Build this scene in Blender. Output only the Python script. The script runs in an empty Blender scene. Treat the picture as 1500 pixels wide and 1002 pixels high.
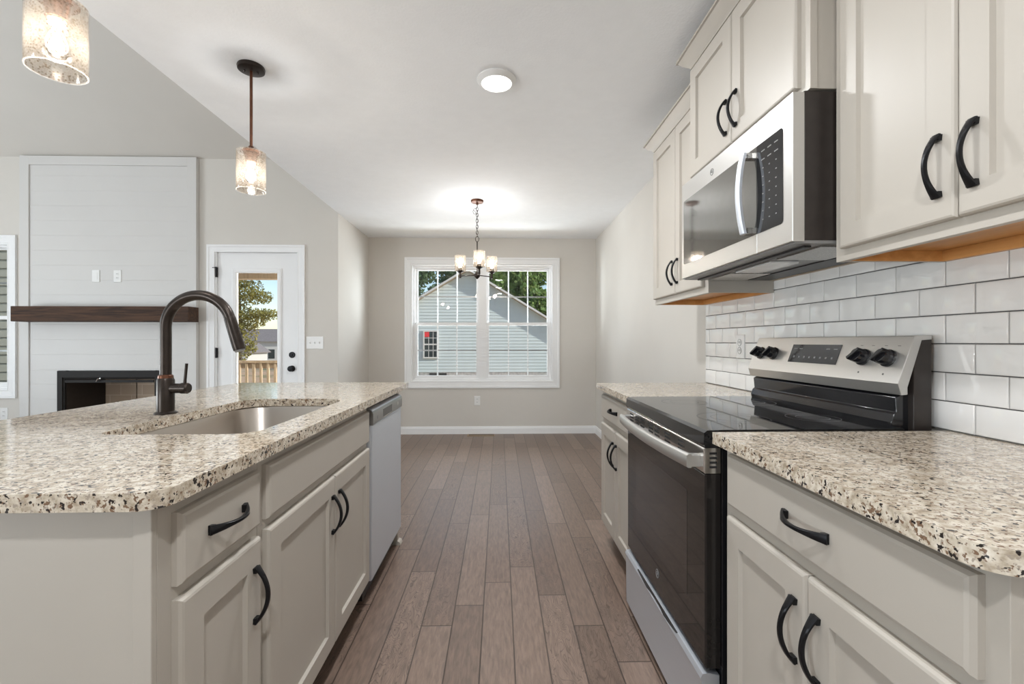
import bpy, bmesh, math, random
from mathutils import Vector, Matrix
random.seed(7)
SC = bpy.context.scene
COL = SC.collection
R = math.radians

# ------------------------------------------------------------------ camera
CAM_H = 1.155
cd = bpy.data.cameras.new('camera')
cd.sensor_width = 36.0
cd.lens = 670.0 / 1500.0 * 36.0
cd.clip_start = 0.02
cam = bpy.data.objects.new('camera', cd)
COL.objects.link(cam)
cam.location = (0, 0, CAM_H)
cam.rotation_euler = (R(90), 0, -math.atan(18.5 / 670.0))
SC.camera = cam

# ------------------------------------------------------------------ view
SC.view_settings.view_transform = 'Standard'
SC.view_settings.look = 'None'
SC.view_settings.gamma = 1.0
SC.view_settings.use_curve_mapping = False
SC.view_settings.exposure = 0.13
try:
    SC.cycles.max_bounces = 10
    SC.cycles.diffuse_bounces = 6
    SC.cycles.glossy_bounces = 5
    SC.cycles.transparent_max_bounces = 16
    SC.cycles.sample_clamp_indirect = 6.0
    SC.cycles.use_denoising = True
except Exception:
    pass

# ------------------------------------------------------------------ sky and sun
world = bpy.data.worlds.new('world')
SC.world = world
world.use_nodes = True
wn = world.node_tree
wn.nodes.clear()
wo = wn.nodes.new('ShaderNodeOutputWorld')
wb = wn.nodes.new('ShaderNodeBackground')
ws = wn.nodes.new('ShaderNodeTexSky')
ws.sky_type = 'NISHITA'
ws.sun_disc = False
ws.sun_elevation = R(32)
ws.sun_rotation = R(110)
ws.air_density = 1.0
ws.dust_density = 0.4
wb.inputs['Strength'].default_value = 0.15
wn.links.new(ws.outputs[0], wb.inputs[0])
wn.links.new(wb.outputs[0], wo.inputs[0])

def lamp(name, kind, loc, energy, color=(1, 1, 1), rot=(0, 0, 0), **kw):
    d = bpy.data.lights.new(name, kind)
    d.energy = energy
    d.color = color
    for k, v in kw.items():
        setattr(d, k, v)
    o = bpy.data.objects.new(name, d)
    COL.objects.link(o)
    o.location = loc
    o.rotation_euler = rot
    return o

BY_ = 5.763
sun_dir = Vector((2.9, -1.0, 1.75)).normalized()
sun = lamp('sun', 'SUN', (6, -4, 9), 4.2, (1.0, 0.95, 0.86), angle=R(0.6))
sun.rotation_euler = sun_dir.to_track_quat('Z', 'Y').to_euler()
FILL_COLOR = (0.86, 0.94, 1.0)
# added unseen fill lamps brightening the living room and the kitchen ceiling
lamp('living_fill_left', 'AREA', (-6.5, 1.8, 1.45), 20, FILL_COLOR, (R(90), 0, R(-90)), shape='RECTANGLE', size=1.9, size_y=1.8)
lamp('living_fill_left_up', 'AREA', (-6.45, 1.8, 0.9), 84, FILL_COLOR, (R(132), 0, R(-90)), shape='RECTANGLE', size=1.9, size_y=0.8)
lamp('living_fill_rear', 'AREA', (-4.25, -2.4, 0.9), 105, FILL_COLOR, (R(128), 0, R(-62)), shape='RECTANGLE', size=1.2, size_y=0.8)
# added fill lamps outside the dining window, out of view, brightening the nook
lamp('dining_fill_high', 'AREA', (-0.2, BY_ + 3.0, 4.9), 420, FILL_COLOR, (R(-48), 0, 0), shape='RECTANGLE', size=5.0, size_y=2.0)
lamp('dining_fill_low', 'AREA', (-0.2, BY_ + 3.0, -0.5), 420, (0.93, 0.97, 1.0), (R(-116), 0, 0), shape='RECTANGLE', size=5.0, size_y=1.4)
lamp('dining_fill_east', 'AREA', (3.2, 7.6, 1.9), 520, FILL_COLOR, (R(90), 0, R(128)), shape='RECTANGLE', size=2.2, size_y=2.4)
lamp('dining_fill_west', 'AREA', (-2.65, 7.3, 1.6), 170, FILL_COLOR, (R(90), 0, R(228)), shape='RECTANGLE', size=1.0, size_y=2.0)

# ------------------------------------------------------------------ materials
def newmat(name):
    m = bpy.data.materials.new(name)
    m.use_nodes = True
    nt = m.node_tree
    b = nt.nodes['Principled BSDF']
    return m, nt, b

def N(nt, t, **kw):
    n = nt.nodes.new(t)
    for k, v in kw.items():
        if k in n.inputs.keys():
            n.inputs[k].default_value = v
        else:
            setattr(n, k, v)
    return n

def L(nt, a, b):
    nt.links.new(a, b)

def math_(nt, op, a, b=None):
    n = nt.nodes.new('ShaderNodeMath')
    n.operation = op
    for i, v in enumerate((a, b)):
        if v is None:
            continue
        if isinstance(v, (int, float)):
            n.inputs[i].default_value = v
        else:
            nt.links.new(v, n.inputs[i])
    return n.outputs[0]

def ramp(nt, fac, stops, interp='LINEAR'):
    n = nt.nodes.new('ShaderNodeValToRGB')
    n.color_ramp.interpolation = interp
    els = n.color_ramp.elements
    while len(els) < len(stops):
        els.new(0.5)
    for e, (p, c) in zip(els, stops):
        e.position = p
        e.color = (c[0], c[1], c[2], 1) if len(c) == 3 else c
    nt.links.new(fac, n.inputs[0])
    return n.outputs[0]

def mixc(nt, fac, a, b, mode='MIX'):
    n = nt.nodes.new('ShaderNodeMix')
    n.data_type = 'RGBA'
    n.blend_type = mode
    for sock, v in ((n.inputs[0], fac), (n.inputs[6], a), (n.inputs[7], b)):
        if isinstance(v, (int, float)):
            sock.default_value = v
        elif isinstance(v, tuple):
            sock.default_value = (v[0], v[1], v[2], 1)
        else:
            nt.links.new(v, sock)
    return n.outputs[2]

def coords(nt, scale=(1, 1, 1)):
    g = nt.nodes.new('ShaderNodeNewGeometry')
    mp = nt.nodes.new('ShaderNodeMapping')
    mp.inputs['Scale'].default_value = scale
    nt.links.new(g.outputs['Position'], mp.inputs[0])
    return mp.outputs[0]

def noise(nt, vec, scale, detail=2.0, rough=0.5, dist=0.0):
    n = nt.nodes.new('ShaderNodeTexNoise')
    n.inputs['Scale'].default_value = scale
    n.inputs['Detail'].default_value = detail
    n.inputs['Roughness'].default_value = rough
    n.inputs['Distortion'].default_value = dist
    nt.links.new(vec, n.inputs['Vector'])
    return n

def bump(nt, bsdf, height, strength=0.1, dist=0.01):
    n = nt.nodes.new('ShaderNodeBump')
    n.inputs['Strength'].default_value = strength
    n.inputs['Distance'].default_value = dist
    nt.links.new(height, n.inputs['Height'])
    nt.links.new(n.outputs[0], bsdf.inputs['Normal'])
    return n

def plain(name, col, rough=0.5, metal=0.0, var=0.04, nscale=30.0, bmp=0.0, spec=None, coat=0.0):
    m, nt, b = newmat(name)
    b.inputs['Roughness'].default_value = rough
    b.inputs['Metallic'].default_value = metal
    if spec is not None:
        b.inputs['Specular IOR Level'].default_value = spec
    if coat:
        b.inputs['Coat Weight'].default_value = coat
        b.inputs['Coat Roughness'].default_value = 0.05
    v = coords(nt)
    nz = noise(nt, v, nscale, 3.0)
    lo = tuple(c * (1 - var) for c in col)
    hi = tuple(min(1, c * (1 + var)) for c in col)
    L(nt, ramp(nt, nz.outputs[0], [(0.3, lo), (0.7, hi)]), b.inputs['Base Color'])
    if bmp:
        n2 = noise(nt, v, nscale * 6, 3.0)
        bump(nt, b, n2.outputs[0], bmp, 0.004)
    return m

M = {}
M['wall'] = plain('greige_wall_paint', (0.64, 0.612, 0.568), 0.75, var=0.012, nscale=3, bmp=0.05)
M['ceiling'] = plain('white_ceiling_paint', (0.87, 0.885, 0.90), 0.85, var=0.012, nscale=14, bmp=0.25)
M['trim'] = plain('white_trim_paint', (0.85, 0.855, 0.86), 0.38, var=0.01, nscale=4)
M['cab'] = plain('greige_cabinet_paint', (0.465, 0.428, 0.377), 0.42, var=0.012, nscale=5)
M['shiplap'] = plain('white_shiplap_paint', (0.635, 0.625, 0.61), 0.5, var=0.01, nscale=4)
M['black'] = plain('black_pull_metal', (0.014, 0.014, 0.016), 0.38, 0.6, var=0.1)
M['bronze'] = plain('oil_rubbed_bronze', (0.040, 0.031, 0.026), 0.33, 0.75, var=0.15)
M['copper'] = plain('worn_copper_bronze', (0.13, 0.055, 0.032), 0.35, 0.8, var=0.2)
M['black_enamel'] = plain('black_enamel', (0.010, 0.010, 0.012), 0.12, 0.0, var=0.1, spec=0.6)
M['black_plastic'] = plain('black_plastic', (0.018, 0.017, 0.017), 0.4, var=0.1)
M['brown_black'] = plain('dark_brown_sheet_metal', (0.035, 0.028, 0.025), 0.35, 0.3, var=0.1)
M['dark_gap'] = plain('dark_toe_kick', (0.025, 0.018, 0.015), 0.6, var=0.1)
M['white_plastic'] = plain('white_plastic', (0.82, 0.82, 0.81), 0.35, var=0.01)
M['grey_mark'] = plain('grey_print', (0.20, 0.20, 0.20), 0.5)
M['dark_mark'] = plain('dark_print', (0.10, 0.10, 0.10), 0.5)
M['slot'] = plain('dark_slot', (0.02, 0.02, 0.02), 0.6)
M['chrome'] = plain('polished_steel', (0.72, 0.71, 0.69), 0.14, 1.0, var=0.02)
M['filter'] = plain('aluminium_filter_mesh', (0.55, 0.54, 0.52), 0.35, 0.9, var=0.2, nscale=260)
M['lens'] = plain('clear_lamp_lens', (0.75, 0.76, 0.76), 0.12, 0.2, var=0.05)
M['grey_plastic'] = plain('grey_underside_plastic', (0.24, 0.235, 0.23), 0.35, 0.2, var=0.05)
M['rubber'] = plain('dark_gasket', (0.02, 0.02, 0.02), 0.7)

def steel(name, axis, col=(0.61, 0.60, 0.58), rough=0.43):
    m, nt, b = newmat(name)
    b.inputs['Metallic'].default_value = 1.0
    sc = [700, 700, 700]
    sc[axis] = 4
    v = coords(nt, tuple(sc))
    nz = noise(nt, v, 1.0, 3.0)
    L(nt, ramp(nt, nz.outputs[0], [(0.3, tuple(c * 0.98 for c in col)), (0.7, tuple(min(1, c * 1.01) for c in col))]), b.inputs['Base Color'])
    r = math_(nt, 'MULTIPLY_ADD', nz.outputs[0], 0.03)
    r.node.inputs[2].default_value = rough - 0.015
    L(nt, r, b.inputs['Roughness'])
    return m
M['steel'] = steel('brushed_steel', 1)
M['steel_dark'] = steel('brushed_grey_steel', 1, (0.34, 0.34, 0.34), 0.33)
M['steel_sat'] = steel('satin_steel', 1, (0.74, 0.78, 0.84), 0.55)
M['sink_steel'] = steel('brushed_sink_steel', 1, (0.50, 0.455, 0.41), 0.30)

def granite():
    m, nt, b = newmat('speckled_beige_granite')
    v = coords(nt)
    def off(d):
        a = nt.nodes.new('ShaderNodeVectorMath'); a.operation = 'ADD'
        L(nt, v, a.inputs[0]); a.inputs[1].default_value = d
        return a.outputs[0]
    base = ramp(nt, noise(nt, v, 62, 3.0, 0.6).outputs[0], [(0.32, (0.36, 0.29, 0.21)), (0.47, (0.55, 0.475, 0.375)), (0.62, (0.70, 0.635, 0.535))])
    clump = math_(nt, 'MULTIPLY', math_(nt, 'SUBTRACT', noise(nt, off((3, 1, 7)), 18, 2.0).outputs[0], 0.5), 0.22)
    n1 = math_(nt, 'ADD', noise(nt, off((11, 4, 2)), 105, 2.0, 0.55).outputs[0], clump)
    n2 = math_(nt, 'ADD', noise(nt, off((5, 9, 1)), 118, 2.0, 0.55).outputs[0], clump)
    n3 = noise(nt, off((1, 6, 13)), 150, 2.0, 0.55).outputs[0]
    c = mixc(nt, ramp(nt, n3, [(0.59, (0, 0, 0)), (0.63, (1, 1, 1))]), base, (0.38, 0.32, 0.26))
    c = mixc(nt, ramp(nt, n2, [(0.60, (0, 0, 0)), (0.635, (1, 1, 1))]), c, (0.20, 0.125, 0.08))
    c = mixc(nt, ramp(nt, n1, [(0.605, (0, 0, 0)), (0.64, (1, 1, 1))]), c, (0.030, 0.024, 0.022))
    L(nt, c, b.inputs['Base Color'])
    b.inputs['Roughness'].default_value = 0.09
    b.inputs['Specular IOR Level'].default_value = 0.5
    return m
M['granite'] = granite()

def floor_mat():
    m, nt, b = newmat('dark_oak_plank_floor')
    g = nt.nodes.new('ShaderNodeNewGeometry')
    s = nt.nodes.new('ShaderNodeSeparateXYZ')
    L(nt, g.outputs['Position'], s.inputs[0])
    W, LEN = 0.124, 1.05
    u = math_(nt, 'DIVIDE', math_(nt, 'ADD', s.outputs[0], 0.069 + 50 * W), W)
    row = math_(nt, 'FLOOR', u)
    fu = math_(nt, 'FRACT', u)
    wn1 = nt.nodes.new('ShaderNodeTexWhiteNoise'); wn1.noise_dimensions = '1D'
    L(nt, row, wn1.inputs['W'])
    vv = math_(nt, 'DIVIDE', math_(nt, 'ADD', s.outputs[1], math_(nt, 'MULTIPLY_ADD', wn1.outputs[0], 7.0)), LEN)
    pl = math_(nt, 'FLOOR', vv)
    fv = math_(nt, 'FRACT', vv)
    idn = math_(nt, 'ADD', math_(nt, 'MULTIPLY', row, 13.37), pl)
    wn2 = nt.nodes.new('ShaderNodeTexWhiteNoise'); wn2.noise_dimensions = '1D'
    L(nt, idn, wn2.inputs['W'])
    rnd = wn2.outputs[0]
    sep = nt.nodes.new('ShaderNodeSeparateColor'); L(nt, wn2.outputs[1], sep.inputs[0])
    cmb = nt.nodes.new('ShaderNodeCombineXYZ')
    L(nt, math_(nt, 'MULTIPLY', s.outputs[0], 9.0), cmb.inputs[0])
    L(nt, math_(nt, 'MULTIPLY', s.outputs[1], 1.4), cmb.inputs[1])
    L(nt, math_(nt, 'MULTIPLY', rnd, 40.0), cmb.inputs[2])
    grain = noise(nt, cmb.outputs[0], 9.0, 5.0, 0.6, 0.4).outputs[0]
    cmb2 = nt.nodes.new('ShaderNodeCombineXYZ')
    L(nt, math_(nt, 'MULTIPLY', s.outputs[0], 3.2), cmb2.inputs[0])
    L(nt, math_(nt, 'MULTIPLY', s.outputs[1], 1.0), cmb2.inputs[1])
    L(nt, math_(nt, 'MULTIPLY', rnd, 90.0), cmb2.inputs[2])
    fig = noise(nt, cmb2.outputs[0], 5.0, 2.0, 0.5, 0.6).outputs[0]
    rings = math_(nt, 'ABSOLUTE', math_(nt, 'SUBTRACT', math_(nt, 'FRACT', math_(nt, 'MULTIPLY', fig, 22.0)), 0.5))
    ringm = ramp(nt, rings, [(0.0, (1, 1, 1)), (0.16, (0, 0, 0))])
    has = ramp(nt, sep.outputs[1], [(0.0, (0, 0, 0)), (0.50, (0, 0, 0)), (0.75, (1, 1, 1))])
    ringf = math_(nt, 'MULTIPLY', math_(nt, 'MULTIPLY', ringm, has), 0.62)
    base = ramp(nt, rnd, [(0.0, (0.168, 0.118, 0.092)), (0.5, (0.200, 0.143, 0.113)), (1.0, (0.238, 0.172, 0.137))])
    c = mixc(nt, 0.8, base, ramp(nt, grain, [(0.3, (0.34, 0.34, 0.34)), (0.7, (0.70, 0.69, 0.68))]), 'OVERLAY')
    c = mixc(nt, ringf, c, (0.045, 0.028, 0.02))
    eu = math_(nt, 'MULTIPLY', math_(nt, 'MINIMUM', fu, math_(nt, 'SUBTRACT', 1.0, fu)), W)
    ev = math_(nt, 'MULTIPLY', math_(nt, 'MINIMUM', fv, math_(nt, 'SUBTRACT', 1.0, fv)), LEN)
    ed = math_(nt, 'MINIMUM', eu, ev)
    seam = ramp(nt, ed, [(0.0, (1, 1, 1)), (0.0012, (0.9, 0.9, 0.9)), (0.0022, (0, 0, 0))])
    c = mixc(nt, seam, c, (0.028, 0.018, 0.013))
    L(nt, c, b.inputs['Base Color'])
    b.inputs['Roughness'].default_value = 0.36
    L(nt, ramp(nt, grain, [(0.2, (0.30,) * 3), (0.8, (0.44,) * 3)]), b.inputs['Roughness'])
    hh = math_(nt, 'SUBTRACT', math_(nt, 'MULTIPLY', grain, 0.3), seam)
    bump(nt, b, hh, 0.35, 0.0015)
    return m
M['floor'] = floor_mat()

def wood(name, c0, c1, axis=0, rough=0.5, scale=1.0, knots=False):
    m, nt, b = newmat(name)
    sc = [22 * scale] * 3
    sc[axis] = 1.6 * scale
    v = coords(nt, tuple(sc))
    nz = noise(nt, v, 1.6, 5.0, 0.62, 1.2 if knots else 0.5)
    L(nt, ramp(nt, nz.outputs[0], [(0.32, c0), (0.68, c1)]), b.inputs['Base Color'])
    b.inputs['Roughness'].default_value = rough
    bump(nt, b, nz.outputs[0], 0.15, 0.003)
    return m
M['mantel'] = wood('dark_stained_wood', (0.018, 0.008, 0.004), (0.095, 0.044, 0.022), 0, 0.8, knots=True)
M['fire_metal'] = plain('dark_fireplace_metal', (0.014, 0.012, 0.011), 0.6, var=0.1, spec=0.25)
M['maple'] = wood('orange_maple', (0.50, 0.23, 0.065), (0.66, 0.34, 0.12), 1, 0.4, 0.6)
M['deck'] = wood('tan_treated_lumber', (0.30, 0.215, 0.135), (0.44, 0.335, 0.22), 2, 0.7)
M['bark'] = wood('brown_bark', (0.06, 0.04, 0.03), (0.16, 0.11, 0.08), 2, 0.9, 0.3)

def firebrick():
    m, nt, b = newmat('tan_refractory_brick')
    tc = nt.nodes.new('ShaderNodeNewGeometry')
    s = nt.nodes.new('ShaderNodeSeparateXYZ'); L(nt, tc.outputs['Position'], s.inputs[0])
    cb = nt.nodes.new('ShaderNodeCombineXYZ'); L(nt, s.outputs[0], cb.inputs[0]); L(nt, s.outputs[2], cb.inputs[1])
    br = nt.nodes.new('ShaderNodeTexBrick')
    br.inputs['Scale'].default_value = 1.0
    br.inputs['Brick Width'].default_value = 0.23
    br.inputs['Row Height'].default_value = 0.115
    br.inputs['Mortar Size'].default_value = 0.004
    br.inputs['Color1'].default_value = (0.46, 0.35, 0.26, 1)
    br.inputs['Color2'].default_value = (0.52, 0.41, 0.31, 1)
    br.inputs['Mortar'].default_value = (0.62, 0.52, 0.42, 1)
    L(nt, cb.outputs[0], br.inputs['Vector'])
    L(nt, br.outputs[0], b.inputs['Base Color'])
    b.inputs['Roughness'].default_value = 0.9
    return m
M['firebrick'] = firebrick()

def tile_mat():
    m, nt, b = newmat('white_glazed_tile')
    at = nt.nodes.new('ShaderNodeNewGeometry')
    v = coords(nt)
    nz = noise(nt, v, 9, 1.0)
    b.inputs['Base Color'].default_value = (0.80, 0.79, 0.775, 1)
    L(nt, ramp(nt, nz.outputs[0], [(0.3, (0.77, 0.76, 0.745)), (0.7, (0.82, 0.81, 0.795))]), b.inputs['Base Color'])
    b.inputs['Roughness'].default_value = 0.04
    b.inputs['Specular IOR Level'].default_value = 0.85
    n2 = noise(nt, v, 16, 1.0)
    bump(nt, b, n2.outputs[0], 0.25, 0.003)
    return m
M['tile'] = tile_mat()
M['grout'] = plain('dark_grey_grout', (0.085, 0.08, 0.08), 0.9, nscale=120)

def pane(name, tint=(1, 1, 1), refl=0.07):
    m, nt, b = newmat(name)
    nt.nodes.remove(b)
    out = nt.nodes['Material Output']
    tr = nt.nodes.new('ShaderNodeBsdfTransparent')
    tr.inputs[0].default_value = (*tint, 1)
    gl = nt.nodes.new('ShaderNodeBsdfGlossy')
    gl.inputs['Roughness'].default_value = 0.01
    fr = nt.nodes.new('ShaderNodeFresnel'); fr.inputs[0].default_value = 1.5
    f2 = math_(nt, 'MULTIPLY', fr.outputs[0], refl / 0.04)
    mx = nt.nodes.new('ShaderNodeMixShader')
    L(nt, f2, mx.inputs[0]); L(nt, tr.outputs[0], mx.inputs[1]); L(nt, gl.outputs[0], mx.inputs[2])
    L(nt, mx.outputs[0], out.inputs[0])
    return m
M['glass'] = pane('window_glass', (0.97, 0.985, 0.98), 0.045)

def seeded():
    m, nt, b = newmat('seeded_clear_glass')
    nt.nodes.remove(b)
    out = nt.nodes['Material Output']
    v = coords(nt)
    vo = nt.nodes.new('ShaderNodeTexVoronoi'); vo.inputs['Scale'].default_value = 150
    L(nt, v, vo.inputs['Vector'])
    seeds = ramp(nt, vo.outputs['Distance'], [(0.0, (1, 1, 1)), (0.30, (0.8,) * 3), (0.45, (0, 0, 0))])
    sp = nt.nodes.new('ShaderNodeSeparateColor'); L(nt, vo.outputs['Color'], sp.inputs[0])
    keep = ramp(nt, sp.outputs[0], [(0.0, (1, 1, 1)), (0.55, (0, 0, 0))], 'CONSTANT')
    sd = math_(nt, 'MULTIPLY', seeds, keep)
    tr = nt.nodes.new('ShaderNodeBsdfTransparent')
    L(nt, mixc(nt, sd, (0.98, 0.945, 0.90), (0.52, 0.41, 0.30)), tr.inputs[0])
    gl = nt.nodes.new('ShaderNodeBsdfGlossy'); gl.inputs['Roughness'].default_value = 0.06
    tl = nt.nodes.new('ShaderNodeBsdfTranslucent'); tl.inputs[0].default_value = (0.95, 0.85, 0.73, 1)
    lw = nt.nodes.new('ShaderNodeLayerWeight'); lw.inputs[0].default_value = 0.35
    m1 = nt.nodes.new('ShaderNodeMixShader')
    m1.inputs[0].default_value = 0.028
    L(nt, tr.outputs[0], m1.inputs[1]); L(nt, tl.outputs[0], m1.inputs[2])
    m2 = nt.nodes.new('ShaderNodeMixShader')
    L(nt, math_(nt, 'MULTIPLY', lw.outputs['Fresnel'], 0.55), m2.inputs[0])
    L(nt, m1.outputs[0], m2.inputs[1]); L(nt, gl.outputs[0], m2.inputs[2])
    L(nt, m2.outputs[0], out.inputs[0])
    return m
M['seeded'] = seeded()

def rim_mat():
    m, nt, b = newmat('glass_rim')
    b.inputs['Base Color'].default_value = (0.95, 0.92, 0.87, 1)
    b.inputs['Roughness'].default_value = 0.2
    out = nt.nodes['Material Output']
    tl = nt.nodes.new('ShaderNodeBsdfTranslucent'); tl.inputs[0].default_value = (0.95, 0.9, 0.84, 1)
    tr = nt.nodes.new('ShaderNodeBsdfTransparent')
    m0 = nt.nodes.new('ShaderNodeMixShader'); m0.inputs[0].default_value = 0.10
    L(nt, tr.outputs[0], m0.inputs[1]); L(nt, tl.outputs[0], m0.inputs[2])
    L(nt, m0.outputs[0], out.inputs[0])
    return m
M['glass_rim'] = rim_mat()

def emis(name, col, strength):
    m, nt, b = newmat(name)
    b.inputs['Base Color'].default_value = (0.9, 0.9, 0.88, 1)
    b.inputs['Emission Color'].default_value = (*col, 1)
    b.inputs['Emission Strength'].default_value = strength
    return m
M['bulb'] = emis('lit_bulb', (1.0, 0.86, 0.66), 9.0)
M['filament'] = emis('lit_filament', (1.0, 0.88, 0.70), 22.0)
M['diffuser'] = emis('lit_diffuser', (1.0, 0.97, 0.92), 6.0)
M['bulb_glass'] = pane('clear_bulb_glass', (1.0, 0.97, 0.92), 0.10)
M['black_glass'] = plain('black_appliance_glass', (0.012, 0.012, 0.013), 0.035, var=0.05, spec=0.55)
M['oven_glass'] = plain('dark_oven_glass', (0.016, 0.014, 0.013), 0.035, var=0.05, spec=0.45)
M['micro_glass'] = plain('mirror_dark_microwave_glass', (0.27, 0.265, 0.25), 0.05, 0.85, var=0.03)
M['oven_window'] = plain('oven_inner_window', (0.035, 0.028, 0.025), 0.05, var=0.05, spec=0.5)

# exterior
M['siding'] = plain('pale_blue_lap_siding', (0.56, 0.63, 0.64), 0.6, var=0.02, nscale=2)
M['ext_white'] = plain('white_exterior_trim', (0.62, 0.62, 0.60), 0.5)
M['soffit'] = plain('tan_soffit', (0.52, 0.43, 0.33), 0.7)
M['shingle'] = plain('dark_shingles', (0.10, 0.095, 0.10), 0.9, var=0.3, nscale=14)
M['grey_shingle'] = plain('weathered_grey_shingles', (0.22, 0.20, 0.20), 0.9, var=0.2, nscale=10)
M['block'] = plain('grey_concrete_block', (0.42, 0.41, 0.40), 0.9, var=0.25, nscale=8)
M['dark_pane'] = plain('dark_house_window_glass', (0.03, 0.045, 0.05), 0.06, var=0.2)
M['red'] = plain('red_sticker', (0.75, 0.04, 0.05), 0.6)
M['olive_siding'] = plain('sage_lap_siding', (0.36, 0.36, 0.30), 0.65, var=0.02, nscale=2)

def leafmat(name, a, b_, c):
    m, nt, b = newmat(name)
    v = coords(nt)
    nz = noise(nt, v, 1.1, 4.0, 0.7)
    L(nt, ramp(nt, nz.outputs[0], [(0.3, a), (0.5, b_), (0.72, c)]), b.inputs['Base Color'])
    b.inputs['Roughness'].default_value = 0.6
    b.inputs['Subsurface Weight'].default_value = 0.0
    out = nt.nodes['Material Output']
    tl = nt.nodes.new('ShaderNodeBsdfTranslucent'); tl.inputs[0].default_value = (*c, 1)
    mx = nt.nodes.new('ShaderNodeMixShader'); mx.inputs[0].default_value = 0.3
    L(nt, b.outputs[0], mx.inputs[1]); L(nt, tl.outputs[0], mx.inputs[2]); L(nt, mx.outputs[0], out.inputs[0])
    return m
M['leaf'] = leafmat('green_leaves', (0.05, 0.11, 0.03), (0.16, 0.27, 0.07), (0.40, 0.50, 0.18))
M['leaf_dark'] = leafmat('dark_green_leaves', (0.035, 0.075, 0.04), (0.09, 0.16, 0.08), (0.24, 0.33, 0.16))
M['leaf_gold'] = leafmat('yellow_green_leaves', (0.07, 0.085, 0.02), (0.22, 0.21, 0.05), (0.45, 0.38, 0.11))

def ground_mat():
    m, nt, b = newmat('soil_and_grass')
    v = coords(nt)
    nz = noise(nt, v, 0.22, 4.0, 0.6)
    n2 = noise(nt, v, 6, 4.0, 0.6)
    soil = ramp(nt, n2.outputs[0], [(0.3, (0.40, 0.24, 0.13)), (0.7, (0.62, 0.46, 0.32))])
    grass = ramp(nt, n2.outputs[0], [(0.3, (0.07, 0.11, 0.03)), (0.7, (0.20, 0.24, 0.08))])
    f = ramp(nt, nz.outputs[0], [(0.52, (0, 0, 0)), (0.62, (1, 1, 1))])
    L(nt, mixc(nt, f, soil, grass), b.inputs['Base Color'])
    b.inputs['Roughness'].default_value = 0.95
    return m
M['ground'] = ground_mat()

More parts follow.
